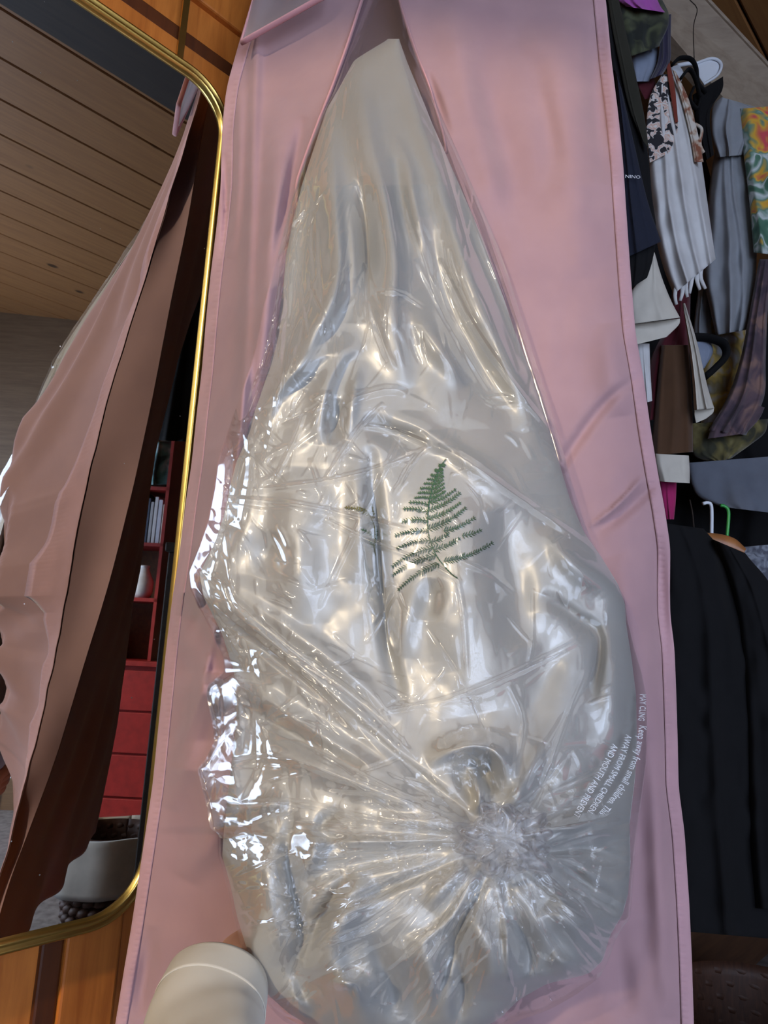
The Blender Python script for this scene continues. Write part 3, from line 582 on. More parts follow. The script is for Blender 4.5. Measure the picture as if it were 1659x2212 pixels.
# creases that can be picked out in the film
for pts, w, h in [([(690, 1310), (800, 1080), (870, 930)], 7, .004), ([(590, 1045), (640, 940), (660, 880)], 6, .004), ([(700, 1040), (780, 920), (830, 870)], 8, .006), ([(540, 1060), (700, 1040), (820, 1010), (930, 965)], 8, .005),
                  ([(930, 962), (1000, 990), (1100, 1060), (1200, 1130), (1300, 1200)], 12, .008), ([(930, 962), (890, 1000), (850, 1070)], 8, .006), ([(780, 920), (850, 930), (930, 962)], 8, .005),
                  ([(470, 1075), (640, 1090), (780, 1120), (900, 1150)], 9, .005), ([(700, 1120), (800, 1170), (930, 1220), (1000, 1260)], 7, .007), ([(500, 1290), (620, 1400), (760, 1500), (900, 1640)], 12, .007),
                  ([(410, 1260), (500, 1340), (640, 1450), (780, 1590)], 14, .008), ([(860, 1270), (820, 1340), (790, 1390)], 6, .005), ([(980, 1210), (1000, 1320), (1010, 1470)], 8, .005), ([(990, 1210), (1060, 1240), (1110, 1280)], 8, .004),
                  ([(900, 1530), (1000, 1500), (1120, 1450), (1260, 1380)], 11, .007), ([(820, 1540), (920, 1520), (1040, 1510)], 7, .004), ([(1150, 1260), (1150, 1380), (1140, 1440)], 6, .004), ([(1270, 1440), (1220, 1560), (1170, 1700), (1130, 1760)], 8, .006),
                  ([(1100, 1480), (1130, 1560), (1110, 1680)], 8, .005), ([(1000, 330), (1060, 520), (1140, 760), (1220, 1010)], 8, .006), ([(960, 300), (1040, 520), (1120, 720)], 6, .004), ([(930, 240), (980, 420), (1020, 560)], 6, .005), ([(870, 420), (900, 520), (940, 640)], 6, .004),
                  ([(950, 560), (1020, 700), (1110, 830), (1210, 960)], 9, .007), ([(900, 560), (970, 700), (1060, 850)], 9, .007), ([(640, 380), (610, 560), (580, 720), (520, 900)], 7, .006), ([(625, 520), (620, 700), (600, 860), (570, 1000)], 9, .006),
                  ([(795, 640), (820, 720), (850, 800)], 12, .007), ([(800, 632), (860, 630), (915, 665)], 7, .006), ([(760, 860), (840, 840), (880, 850)], 12, .008), ([(490, 960), (480, 1080), (470, 1160), (420, 1240)], 12, .009), ([(530, 900), (540, 1010), (520, 1130)], 10, .007),
                  ([(420, 1260), (470, 1340), (520, 1420)], 10, .008), ([(700, 1700), (850, 1720), (990, 1780)], 10, .006), ([(470, 1650), (620, 1640), (760, 1690), (900, 1740)], 12, .007), ([(480, 1740), (640, 1735), (800, 1770), (980, 1800)], 9, .006), ([(640, 1745), (560, 1770), (500, 1800)], 8, .006),
                  ([(530, 2000), (600, 1990), (640, 1975)], 8, .007), ([(500, 1900), (590, 1860), (640, 1840)], 8, .006), ([(580, 2160), (620, 2120), (640, 2060)], 7, .006), ([(1190, 1790), (1290, 1770), (1370, 1740)], 9, .006), ([(1190, 1830), (1300, 1800), (1370, 1810)], 8, .005), ([(1210, 1990), (1260, 2060), (1290, 2090)], 7, .008), ([(1170, 1880), (1260, 1960), (1300, 2050)], 7, .006)]:
    crease(pts, w, h)
# gathers running out of the knot
for k in range(110):
    a = RNG.uniform(0, 2 * np.pi); r0 = RNG.uniform(60, 130); r1 = r0 + RNG.uniform(60, 420)
    if RNG.random() < .45: a = RNG.uniform(0.25, 1.2) * np.pi
    c = RNG.uniform(-.45, .45); p0 = np.array([KX + math.cos(a) * r0, KY + math.sin(a) * r0]); p1 = np.array([KX + math.cos(a + c) * r1, KY + math.sin(a + c) * r1 * .9])
    crease([p0, (p0 + p1) / 2 + RNG.uniform(-26, 26, 2), p1], RNG.uniform(4, 12), RNG.uniform(.0012, .0045) * RNG.choice([1, 1, -1]))
# fan of gathers over the lower bundle
for k in range(70):
    a = RNG.uniform(.18, 1.0) * np.pi; r0 = RNG.uniform(170, 380); r1 = r0 + RNG.uniform(70, 230); c = RNG.uniform(-.16, .16)
    p0 = np.array([KX + math.cos(a) * r0, KY + math.sin(a) * r0 * .9]); p1 = np.array([KX + math.cos(a + c) * r1, KY + math.sin(a + c) * r1 * .85])
    crease([p0, (p0 + p1) / 2 + RNG.uniform(-12, 12, 2), p1], RNG.uniform(6, 14), RNG.uniform(.0025, .0065) * RNG.choice([1, 1, -1]))
# small random crumples following the pull of the film
for k in range(820):
    y_ = RNG.uniform(60, 2200); l_, r_ = float(FL(np.array(y_))), float(FR(np.array(y_)))
    u_ = RNG.beta(.8, 1.0) if RNG.random() < .6 else RNG.beta(1, 8); x_ = l_ + (r_ - l_) * u_
    th = math.atan2(y_ + 150, x_ - 840) if y_ < 1000 else math.atan2(y_ - KY, x_ - KX)
    th += RNG.normal(0, .28 if y_ < 800 else .75); ln = RNG.uniform(14, 60) * (1.5 if y_ < 700 else 1.0)
    dx, dy = math.cos(th) * ln, math.sin(th) * ln; am_ = (.0008 + .0016 * RNG.random()) * (1.0 if (y_ > 560 or u_ < .15 or u_ > .8) else .35)
    crease([(x_ - dx, y_ - dy), (x_ + RNG.uniform(-5, 5), y_ + RNG.uniform(-5, 5)), (x_ + dx, y_ + dy)], RNG.uniform(4, 9), am_ * RNG.choice([1, 1, -1]))
# crumpled facets: creased noise, strongest along the mirror-side edge and in the bundle
def facets(X, Y, sc, seed): return np.abs(vnoise(X, Y, sc, seed)) + 0.5 * np.abs(vnoise(X + 31, Y - 17, sc * .47, seed + 1))
cs = np.clip((cr.X - FL(cr.Y)) / np.maximum(FR(cr.Y) - FL(cr.Y), 1), 0, 1)
amp = 0.0010 + 0.0030 * np.exp(-(cs / .10) ** 2) * (cr.Y > 400) + 0.0016 * np.exp(-((1 - cs) / .08) ** 2) + 0.0016 * np.clip((cr.Y - 750) / 250, 0, 1) * np.clip((1150 - cr.Y) / 150, 0, 1) + 0.0022 * np.exp(-((cr.Y - 1640) / 160) ** 2 - (cs / .35) ** 2) + 0.002 * (np.hypot(cr.X - KX, cr.Y - KY) < 230)
amp = np.where(cr.Y < 500, amp * .55, amp)
ang = np.where(cr.Y < 1100, np.arctan2(cr.X - 840, cr.Y + 300), 0.0)
xr = cr.X * np.cos(ang) - cr.Y * np.sin(ang) * 1.0
cr.H += amp * 1.3 * (facets(xr * 1.25, cr.Y * .62, 58, 41) - 0.6)
soft = dr_f.blur(5)
def film_depth(x, y):
    d, pr = dress_base(x, y, FL, FR, 0.010); rel = soft.at(x, y) * 0.85
    f = d - rel * np.minimum(1, pr * 1.5 + .1) - 0.004 - cr.at(x, y) * np.minimum(1, pr * 2 + .25)
    l, r = TL(y), TR(y); ins = (x > l) & (x < r) & (y > 84) & (y < 2268)
    return np.where(ins, np.minimum(f, dress_depth(x, y) - 0.0035 - 0.35 * np.maximum(0, cr.at(x, y))), f)
cover = thing('plastic_cover', P(900, 2280, 0.80), 'clear crinkled plastic garment cover knotted at the bottom around the ivory dress', 'plastic cover')
ys = np.linspace(-250, 2284, 1010)[:, None]; s = (0.5 - 0.5 * np.cos(np.linspace(0, np.pi, 370)) * .5 - .5 * np.linspace(.5, -.5, 370))[None]; s = (s - s.min()) / (s.max() - s.min())
X = FL(ys) + s * (FR(ys) - FL(ys)); Y = ys + 0 * X; Df = film_depth(X, Y)
sheet('front_film', P(X, Y, Df), M['film'], cover)
ys = np.linspace(-250, 2284, 260)[:, None]; s = np.linspace(0, 1, 60)[None]; X = FL(ys) + s * (FR(ys) - FL(ys)); Y = ys + 0 * X
e0 = film_depth(FL(ys), ys); e1 = film_depth(FR(ys), ys)
sheet('back_film', P(X, Y, e0 * (1 - s) + e1 * s + 0.02 * np.sin(np.pi * s) ** .5), M['film'], cover)
# the knot itself: a crumpled twist of film
nu, nv = 120, 90; uu = np.linspace(0, 2 * np.pi, nu, endpoint=False)[:, None]; vv = np.linspace(0.02, np.pi - .02, nv)[None]
rad = 1 + 0.16 * np.sin(5 * uu + 3 * vv) * np.sin(vv) + 0.13 * np.sin(9 * uu - 4 * vv + 1) * np.sin(vv) + 0.26 * (facets(uu * 40 + 0 * vv, vv * 60, 30, 77) - .5)
kx = KX + 8 + 88 * rad * np.sin(vv) * np.cos(uu); ky = KY + 2 + 74 * rad * np.sin(vv) * np.sin(uu)
kd0 = float(film_depth(np.array(float(KX)), np.array(float(KY)))); kz = kd0 - 0.016 - 0.038 * rad * np.cos(vv)
G = P(kx, ky, kz); G = np.concatenate([G, G[:1]], 0); o = sheet('knot', G, M['film_thick'], cover); tag(o, 'crumpled plastic knot')
# loose crumpled frill on the mirror side
nn, mm = 150, 34; t = np.linspace(0, 1, nn)[:, None]; s = np.linspace(0, 1, mm)[None]; yy = 1462 + t * 345; xx = FL(yy) - 2 + s * (60 + 35 * np.sin(t * 9)); 
dd = film_depth(np.clip(xx, FL(yy) + 8, None), yy) - 0.006 - 0.008 * np.abs(vnoise(xx * 1.0, yy, 46, 61)) * (1 - s * .4); sheet('frill', P(xx, yy + 6 * np.sin(s * 7), dd), M['film_thick'], cover)

# safety notice printed on the film
def printed(txt, size, path, dfun, mat, parent, name='printed_text', lift=0.0012, flip=1):
    cu = bpy.data.curves.new('t', 'FONT'); cu.body = txt; cu.size = 1.0; cu.resolution_u = 2
    ob = bpy.data.objects.new('t', cu); COL.objects.link(ob); dg = bpy.context.evaluated_depsgraph_get()
    me = bpy.data.meshes.new_from_object(ob.evaluated_get(dg)); bpy.data.objects.remove(ob); bpy.data.curves.remove(cu)
    n = len(me.vertices); co = np.zeros(n * 3, np.float32); me.vertices.foreach_get('co', co); co = co.reshape(-1, 3)
    q = spline(path, 80); Ls = np.r_[0, np.cumsum(np.linalg.norm(np.diff(q, axis=0), axis=1))]; k = Ls[-1] / max(co[:, 0].max(), 1e-3)
    u = co[:, 0] * k; bx = np.interp(u, Ls, q[:, 0]); by = np.interp(u, Ls, q[:, 1]); tx = np.gradient(q[:, 0], Ls); ty = np.gradient(q[:, 1], Ls)
    ax = np.interp(u, Ls, tx); ay = np.interp(u, Ls, ty); l = np.hypot(ax, ay); ax /= l; ay /= l
    x = bx + ay * co[:, 1] * size * flip; y = by - ax * co[:, 1] * size * flip
    w = P(x, y, dfun(x, y) - lift) - off(parent); me.vertices.foreach_set('co', w.astype(np.float32).ravel()); me.update(); me.name = name
    return link(name, me, mat, parent)
for txt, sz, path in [('MAY CLING', 19, [(1383, 1499), (1382, 1530), (1379, 1556)]), ('AND MOUTH AND PREVENT', 20, [(1324, 1606), (1294, 1664), (1264, 1714), (1238, 1762)]),
                      ('AWAY FROM SMALL CHILDREN.', 19, [(1353, 1586), (1334, 1642), (1306, 1694), (1268, 1754)]), ('Keep away from small children. This', 23, [(1382, 1566), (1370, 1630), (1340, 1694), (1294, 1756)])]:
    printed(txt, sz, path, film_depth, M['print'], cover)

# ================================================================== THE PERSON'S ARM
def skin_mesh(name, pts, edges, rads, mat, sub=2):
    me = bpy.data.meshes.new(name); me.from_pydata([tuple(p) for p in pts], edges, []); me.update()
    o = link(name, me, mat); md = o.modifiers.new('skin', 'SKIN'); md.use_smooth_shade = True
    for i, r in enumerate(rads):
        me.skin_vertices[0].data[i].radius = (r, r) if np.isscalar(r) else r
    me.skin_vertices[0].data[0].use_root = True
    sb = o.modifiers.new('sub', 'SUBSURF'); sb.levels = sub; sb.render_levels = sub; return o
hp = [P(440, 2520, .53), P(446, 2330, .585), P(462, 2190, .645), P(490, 2110, .695), P(545, 2062, .735), P(590, 2040, .748)]
he = [(i, i + 1) for i in range(5)]; hr = [.040, .036, .029, .026, (.030, .018), (.030, .014)]
for k, (ty, l1, l2, l3) in enumerate([(1985, 46, 34, 26), (2008, 52, 38, 28), (2034, 50, 36, 27), (2060, 42, 28, 22)]):
    b = len(hp); x_ = 620 - 8 * k
    hp += [P(x_, ty + 14, .755), P(x_ + l1, ty + 2, .757), P(x_ + l1 + l2, ty, .752), P(x_ + l1 + l2 + l3, ty + 3, .746)]; hr += [.0098, .0092, .0085, .0072]
    he += [(5, b), (b, b + 1), (b + 1, b + 2), (b + 2, b + 3)]
b = len(hp); hp += [P(548, 2022, .735), P(580, 1985, .737), P(612, 1962, .735)]; hr += [.0125, .0105, .0085]; he += [(4, b), (b, b + 1), (b + 1, b + 2)]
person = skin_mesh('person', hp, he, hr, M['skin']); tag(person, 'hand in a wide cream sleeve holding up the bottom of the wrapped dress', 'person')
ax = spline([P(380, 2540, .50), P(415, 2370, .56), P(440, 2230, .62), P(470, 2135, .668)], 60)
th = np.linspace(0, 2 * np.pi, 56)[None]; tt = np.linspace(0, 1, 60)[:, None]
tg = np.gradient(ax, axis=0); tg /= np.linalg.norm(tg, axis=1)[:, None]; sd = np.cross(tg, [0, 1.0, 0]); sd /= np.linalg.norm(sd, axis=1)[:, None]; nd = np.cross(sd, tg)
rr = .047 - .002 * tt + .003 * np.sin(2 * th + 4 * tt) + .0016 * np.sin(3 * th - 3 * tt) + .0006 * np.sin(22 * tt + 3 * np.cos(th + .6)) * np.clip((.85 - tt) * 4, 0, 1)
def ring(r): return ax[:, None] + r[..., None] * (np.cos(th)[..., None] * sd[:, None] + .88 * np.sin(th)[..., None] * nd[:, None])
M['sleeve'] = fabric('cream_knit', (0.58, 0.54, 0.46), (0.52, 0.48, 0.41), rough=0.8, sheen=0.3)
sv = shell('sleeve', ring(rr), ring(rr - .003), M['sleeve'], person); tag(sv, 'wide cream sleeve')
cuff_r = np.full((60, 56), .0475); k0 = 49
cr_ = ring(rr + .0009); sh_ = shell('cuff', cr_[k0:], ring(rr + .0002)[k0:], M['sleeve'], person); tag(sh_, 'doubled cream cuff')

# ================================================================== CLOTHES IN THE CLOSET
def strip(name, L, Rr, d, mat, parent=None, bulge=.02, nf=3, amp=.010, seed=1, n=70, m=44, ref=False, back=.6, flat=.5, ridge_w=.07, wob=.03):
    Lp, Rp = spline(L, n), spline(Rr, n); s = np.linspace(0, 1, m)[None]; t = np.linspace(0, 1, n)[:, None]
    X = Lp[:, :1] * (1 - s) + Rp[:, :1] * s; Y = Lp[:, 1:] * (1 - s) + Rp[:, 1:] * s
    dd = np.asarray(d, float); dd = dd * np.ones((n, m)) if dd.ndim == 0 else dd[0] + (dd[1] - dd[0]) * t + 0 * s
    r = np.random.default_rng(seed); pr = np.maximum(0, 1 - np.abs(2 * s - 1) ** 2.2) ** flat; f = 0 * X
    for i in range(nf):
        c = (i + .5 + r.uniform(-.25, .25)) / nf; w = ridge_w * r.uniform(.6, 1.5)
        f = f + amp * r.uniform(.6, 1.3) * np.exp(-((s - c - wob * np.sin(t * r.uniform(2, 6) + r.uniform(0, 6))) / w) ** 2) * (.25 + .75 * t ** .7)
    f = f + amp * .35 * vnoise(X, Y * .6, 26, seed + 5)
    GF = P(X, Y, dd - (bulge + f) * pr); GB = P(X, Y, dd + back * bulge * pr + .0015)
    if ref: GF, GB = reflect(GB), reflect(GF)
    return shell(name, GF, GB, mat, parent)
def garment(name, base, label, cat, ref=False, group=None):
    b = P(*base); return thing(name, reflect(b) if ref else b, label, cat, group)
M['maroon'] = fabric('maroon_cloth', (0.085, 0.008, 0.016)); M['brown'] = fabric('brown_corduroy', (0.085, 0.040, 0.018)); M['magenta'] = fabric('magenta_cloth', (0.42, 0.02, 0.13))
M['orchid'] = fabric('orchid_satin', (0.42, 0.10, 0.42), rough=.45); M['forest'] = fabric('dark_forest_print', (.02, .025, .02), pattern=[(.42, (.012, .016, .013)), (.5, (.03, .035, .02)), (.58, (.06, .07, .035))], pscale=22)
M['plum'] = fabric('plum_tie_dye', (.1, .06, .07), pattern=[(.35, (.05, .035, .05)), (.5, (.10, .065, .08)), (.62, (.22, .13, .11))], pscale=16)
M['floral'] = fabric('bright_floral', (.3, .4, .3), pattern=[(.30, (.03, .11, .07)), (.42, (.10, .22, .15)), (.47, (.60, .66, .66)), (.54, (.12, .25, .18)), (.60, (.72, .42, .04)), (.68, (.62, .08, .10))], pscale=13)
M['mustard'] = fabric('mustard_print', (.4, .3, .1), pattern=[(.35, (.30, .31, .33)), (.48, (.22, .17, .07)), (.56, (.46, .32, .08)), (.64, (.42, .40, .38))], pscale=14)
M['olive_print'] = fabric('olive_print', (.1, .09, .03), pattern=[(.38, (.035, .035, .02)), (.52, (.12, .10, .035)), (.64, (.20, .17, .07))], pscale=20)
M['blackwork'] = fabric('black_and_peach_embroidery', (.5, .4, .35), pattern=[(.40, (.02, .02, .025)), (.47, (.03, .03, .035)), (.49, (.70, .68, .66)), (.56, (.60, .36, .27)), (.62, (.68, .66, .64))], pscale=48)
M['rust'] = fabric('rust_braid', (.20, .035, .02)); M['lace'] = fabric('rust_and_cream_lace', (.5, .4, .3), pattern=[(.42, (.25, .09, .05)), (.5, (.48, .36, .27)), (.6, (.62, .58, .52))], pscale=34)
M['dust_blue'] = fabric('dusty_blue_cloth', (.25, .29, .38)); M['midnight'] = fabric('midnight_velvet', (.022, .018, .05), sheen=.4); M['slate'] = fabric('slate_knit', (.13, .145, .18), scale=300)
M['heather'] = fabric('heather_knit', (.13, .14, .17), pattern=[(.4, (.08, .085, .11)), (.6, (.22, .24, .28))], pscale=60)
M['hanger_white'] = plain('white_plastic', (.70, .74, .80), .35, var=.02); M['green_wire'] = plain('green_wire', (.03, .30, .06), .4); M['hanger_wood'] = wood('hanger_wood', (.34, .14, .045), (.24, .09, .03), scale=(8, 8, 8), rough=.4)
M['wicker'] = wood('dark_wicker', (.075, .030, .016), (.04, .016, .009), scale=(30, 30, 6), rough=.6)

g = garment('black_jacket', (1365, 640, 1.36), 'black jacket with small white lettering hanging nearest the pink bag', 'jacket')
strip('body', [(1290, -80), (1295, 100), (1310, 300), (1325, 500), (1335, 640)], [(1322, -80), (1345, 90), (1365, 180), (1386, 260), (1401, 340), (1408, 420), (1418, 500), (1410, 560), (1398, 600)], 1.38, M['black'], g, .03, 3, .008, 2)
o = strip('lapel', [(1306, -40), (1322, 60), (1338, 140), (1358, 230), (1385, 300)], [(1328, -40), (1350, 60), (1368, 140), (1390, 240), (1402, 322)], 1.345, M['olive'], g, .006, 1, .002, 3); tag(o, 'olive black lapel')
def navy_d(x, y): return 1.335 - 0.014 + 0 * x
o = strip('sleeve', [(1328, 150), (1338, 280), (1345, 400), (1350, 558)], [(1342, 190), (1370, 310), (1398, 430), (1428, 522)], 1.348, M['navy'], g, .014, 2, .005, 4); tag(o, 'navy sleeve with white lettering')
printed('NINO', 10, [(1350, 384), (1366, 385), (1383, 386)], lambda x, y: 1.320 + 0 * x, M['print'], g)

g = garment('canvas_coat', (1420, 740, 1.5), 'stiff cream canvas sleeve with an open cuff below the black jacket', 'coat')
strip('sleeve', [(1404, 545), (1385, 600), (1362, 636), (1366, 700)], [(1414, 545), (1430, 600), (1450, 650), (1469, 686)], 1.50, M['cream'], g, .020, 1, .006, 5)
o = strip('cuff_lining', [(1366, 700), (1368, 722), (1372, 745)], [(1469, 688), (1466, 702), (1440, 728)], 1.515, M['cream'], g, .004, 0, 0, 6, back=.2); tag(o, 'inside of the cream cuff')
o = strip('inner_sleeve', [(1372, 742), (1380, 800), (1388, 872)], [(1403, 742), (1405, 800), (1409, 866)], 1.56, M['ivory'], g, .012, 1, .004, 7); tag(o, 'white sleeve hanging below the cuff')

g = garment('embroidered_blouse', (1480, 650, 1.6), 'white blouse with black and rust embroidery hanging in long folds', 'blouse')
strip('body', [(1412, 195), (1398, 260), (1399, 330), (1404, 420), (1414, 500), (1432, 575), (1455, 636)], [(1460, 160), (1488, 225), (1506, 290), (1516, 350), (1530, 450), (1540, 520), (1546, 560)], 1.62, M['ivory'], g, .035, 4, .026, 8, ridge_w=.06)
o = strip('yoke', [(1430, 160), (1404, 210), (1396, 280), (1403, 352)], [(1447, 160), (1456, 220), (1464, 280), (1446, 330)], 1.583, M['blackwork'], g, .006, 1, .003, 9); tag(o, 'black embroidered yoke')
o = strip('braid', [(1438, 138), (1446, 190), (1458, 265)], [(1447, 136), (1458, 190), (1465, 264)], 1.574, M['rust'], g, .003, 0, 0, 10); tag(o, 'rust red braid')
o = strip('lace_edge', [(1452, 150), (1470, 210), (1490, 290), (1500, 350)], [(1460, 155), (1488, 215), (1508, 290), (1520, 350)], 1.578, M['lace'], g, .005, 1, .003, 11); tag(o, 'rust and cream lace edge')
for k in range(6):
    x_ = 1462 + k * 11; y_ = 632 - k * 8; pts = [P(x_ + RNG.uniform(-3, 3), y_ - 30, 1.60), P(x_ + RNG.uniform(-5, 5), y_ + 5, 1.592), P(x_ + RNG.uniform(-7, 7), y_ + 26 + 6 * (k == 5), 1.60)]
    tube('tassel', spline(pts, 8), np.linspace(.007, .004, 8), M['ivory'], g, 7)
pts = spline([P(1502, 268, 1.585), P(1516, 280, 1.58), P(1512, 310, 1.58), P(1520, 330, 1.585)], 20); tube('tie', pts, .004, M['lace'], g, 7)

g = garment('collared_shirt', (1390, 175, 1.58), 'dusty blue shirt collar showing above the embroidered blouse', 'shirt')
strip('collar', [(1356, 108), (1362, 140), (1370, 176)], [(1420, 92), (1424, 130), (1402, 176)], 1.60, M['dust_blue'], g, .014, 2, .006, 12)
o = strip('lower_edge', [(1372, 172), (1380, 190), (1392, 215)], [(1412, 165), (1416, 185), (1404, 212)], 1.605, M['maroon'], g, .006, 0, 0, 13); tag(o, 'dark red fabric below the collar')
g = garment('velvet_strap_dress', (1430, 160, 1.57), 'midnight blue velvet strap hanging beside the blue collar', 'dress')
strip('strap', [(1418, 40), (1424, 90), (1420, 135), (1404, 172)], [(1450, 30), (1449, 90), (1448, 130), (1432, 160)], 1.575, M['midnight'], g, .010, 2, .005, 14)
g = garment('forest_print_dress', (1390, 110, 1.55), 'dark green leaf print dress near the top of the rail', 'dress')
strip('bodice', [(1322, -30), (1336, 60), (1354, 125)], [(1420, -20), (1446, 40), (1424, 100)], 1.56, M['forest'], g, .02, 3, .010, 15)
g = garment('orchid_top', (1390, 30, 1.53), 'bright orchid purple top at the very top of the rail', 'top')
strip('hem', [(1325, -60), (1332, -5), (1352, 14)], [(1395, -60), (1424, 8), (1437, 27)], 1.535, M['orchid'], g, .014, 3, .008, 16)

g = garment('plastic_hanger', (1510, 185, 1.76), 'white plastic clothes hanger holding the black strappy top', 'hanger')
for L_, R_ in (([(1500, 140), (1506, 160), (1518, 180)], [(1538, 128), (1556, 136), (1552, 158)]), ([(1448, 144), (1452, 160), (1462, 184)], [(1466, 140), (1476, 156), (1472, 176)])):
    o = strip('arm', L_, R_, 1.765, M['hanger_white'], g, .006, 0, 0, 17)
tube('rim', spline([P(1500, 138, 1.757), P(1538, 126, 1.757), P(1558, 138, 1.757), P(1550, 162, 1.757), P(1520, 182, 1.757)], 40), .004, M['hanger_white'], g, 8)
tube('bar', spline([P(1462, 142, 1.765), P(1485, 138, 1.765), P(1505, 138, 1.765)], 12), .006, M['hanger_white'], g, 8)
tube('hook', spline([P(1500, 138, 1.77), P(1498, 60, 1.77), P(1506, 20, 1.77), P(1490, 0, 1.77)], 20), .0014, M['beam'], g, 8)
g = garment('strappy_top', (1520, 345, 1.72), 'black top with looped straps hanging on the white hanger', 'top')
strip('body', [(1496, 205), (1500, 250), (1508, 295), (1522, 348)], [(1562, 165), (1560, 195), (1534, 245), (1542, 335)], 1.74, M['black'], g, .02, 2, .008, 18)
for q in ([(1452, 140), (1468, 126), (1492, 128), (1504, 148), (1508, 180), (1525, 200)], [(1470, 170), (1488, 150), (1502, 170), (1512, 210)], [(1498, 190), (1490, 215), (1505, 235), (1512, 215)]):
    tube('strap', spline([P(x, y, 1.715) for x, y in q], 30), .009, M['black'], g, 8, flat=.45)

g = garment('linen_shirt', (1575, 720, 2.0), 'rumpled grey linen shirt with a turned collar', 'shirt')
strip('body', [(1550, 300), (1540, 350), (1530, 430), (1525, 520), (1520, 600), (1532, 660), (1546, 724)], [(1600, 300), (1612, 350), (1622, 420), (1634, 500), (1633, 600), (1628, 650), (1613, 712)], 2.0, M['greyblue'], g, .06, 4, .030, 19, wob=.10)
o = strip('collar', [(1552, 208), (1537, 240), (1536, 290), (1548, 340)], [(1602, 222), (1642, 240), (1622, 290), (1602, 335)], 1.945, M['greyblue'], g, .03, 3, .020, 20, wob=.08); tag(o, 'crumpled grey collar')
o = strip('sleeve', [(1520, 560), (1508, 630), (1500, 690), (1498, 726)], [(1540, 560), (1540, 640), (1538, 690), (1540, 728)], 2.06, M['greyblue'], g, .03, 2, .012, 21); tag(o, 'grey sleeve')
g = garment('floral_shirt', (1650, 560, 1.93), 'shirt in green yellow and red floral print at the edge of the picture', 'shirt')
strip('body', [(1596, 235), (1606, 330), (1618, 430), (1628, 545)], [(1720, 225), (1740, 330), (1740, 430), (1740, 560)], 1.93, M['floral'], g, .04, 3, .022, 22)
g = garment('maroon_dress', (1440, 900, 1.76), 'dark maroon dress hanging between the cream cuff and the brown corduroy', 'dress')
strip('skirt', [(1455, 600), (1440, 700), (1405, 780), (1394, 910)], [(1492, 600), (1490, 700), (1484, 800), (1446, 900)], 1.78, M['maroon'], g, .03, 3, .010, 23)
g = garment('corduroy_trousers', (1455, 985, 1.74), 'brown corduroy garment hanging below the maroon dress', 'trousers')
strip('leg', [(1428, 745), (1418, 850), (1405, 985)], [(1487, 745), (1495, 860), (1497, 976)], 1.745, M['brown'], g, .025, 3, .008, 24)
g = garment('flared_cream_top', (1520, 910, 1.69), 'narrow cream sleeve flaring open at its lit hem', 'top')
strip('sleeve', [(1474, 655), (1488, 750), (1496, 830), (1499, 886)], [(1480, 655), (1506, 740), (1527, 830), (1543, 882)], 1.70, M['cream'], g, .022, 2, .010, 25)
o = strip('sleeve_lining', [(1499, 884), (1500, 898), (1503, 914)], [(1543, 880), (1540, 892), (1526, 904)], 1.71, M['cream'], g, .004, 0, 0, 26, back=.2); tag(o, 'inside of the flared hem')
g = garment('black_band_bag', (1540, 810, 1.92), 'white bundle with a thick black strap looped round it', 'bag')
strip('pouch', [(1490, 730), (1496, 765), (1508, 800)], [(1536, 738), (1540, 762), (1522, 795)], 1.95, M['dust_blue'], g, .02, 2, .006, 27)
tube('strap', spline([P(1492, 728, 1.925), P(1530, 730, 1.915), P(1562, 742, 1.91), P(1568, 768, 1.91), P(1545, 795, 1.915), P(1522, 815, 1.92)], 40), .020, M['black'], g, 10, flat=.5)
g = garment('mustard_scarf', (1540, 970, 2.06), 'mustard and grey printed scarf hanging below the linen shirt', 'scarf')
strip('cloth', [(1500, 690), (1512, 800), (1516, 900), (1496, 965)], [(1612, 690), (1608, 790), (1600, 880), (1590, 970)], 2.08, M['mustard'], g, .03, 4, .014, 28)
g = garment('plum_blouse', (1590, 945, 1.92), 'plum brown tie dyed blouse with a sleeve sweeping down', 'blouse')
strip('sleeve', [(1640, 560), (1618, 680), (1598, 780), (1570, 860), (1530, 930)], [(1672, 560), (1658, 680), (1654, 780), (1650, 860), (1612, 940)], 1.94, M['plum'], g, .04, 3, .018, 29)
strip('hem', [(1580, 860), (1545, 905), (1528, 948)], [(1652, 880), (1640, 905), (1612, 936)], 1.925, M['plum'], g, .02, 3, .010, 30)
g = garment('olive_skirt', (1560, 990, 1.99), 'olive printed skirt hem curving under the plum blouse', 'skirt')
strip('hem', [(1490, 915), (1492, 950), (1500, 985), (1540, 1000)], [(1660, 905), (1652, 935), (1622, 960), (1580, 990)], 1.99, M['olive_print'], g, .03, 4, .010, 31)
g = garment('white_cuffed_shirt', (1460, 1045, 1.7), 'pale grey cuff poking out below the brown corduroy', 'shirt')
strip('cuff', [(1414, 980), (1418, 1010), (1424, 1040)], [(1488, 984), (1490, 1015), (1490, 1044)], 1.71, M['cream'], g, .018, 2, .006, 32)
g = garment('magenta_top', (1440, 1120, 1.75), 'small strip of magenta cloth under the pale cuff', 'top')
strip('hem', [(1424, 1030), (1430, 1080), (1438, 1122)], [(1462, 1030), (1460, 1080), (1456, 1122)], 1.76, M['magenta'], g, .010, 1, .004, 33)
g = garment('slate_cardigan', (1600, 1110, 1.9), 'slate grey knit hem above the wire hangers', 'cardigan')
strip('hem', [(1484, 1000), (1494, 1045), (1512, 1075), (1560, 1095)], [(1740, 980), (1740, 1040), (1740, 1080), (1700, 1112)], 1.90, M['slate'], g, .03, 5, .012, 34)
g = garment('black_dress_backdrop', (1570, 1260, 2.3), 'black dress widened into an added dark backdrop for the gaps between the closet clothes', 'dress')
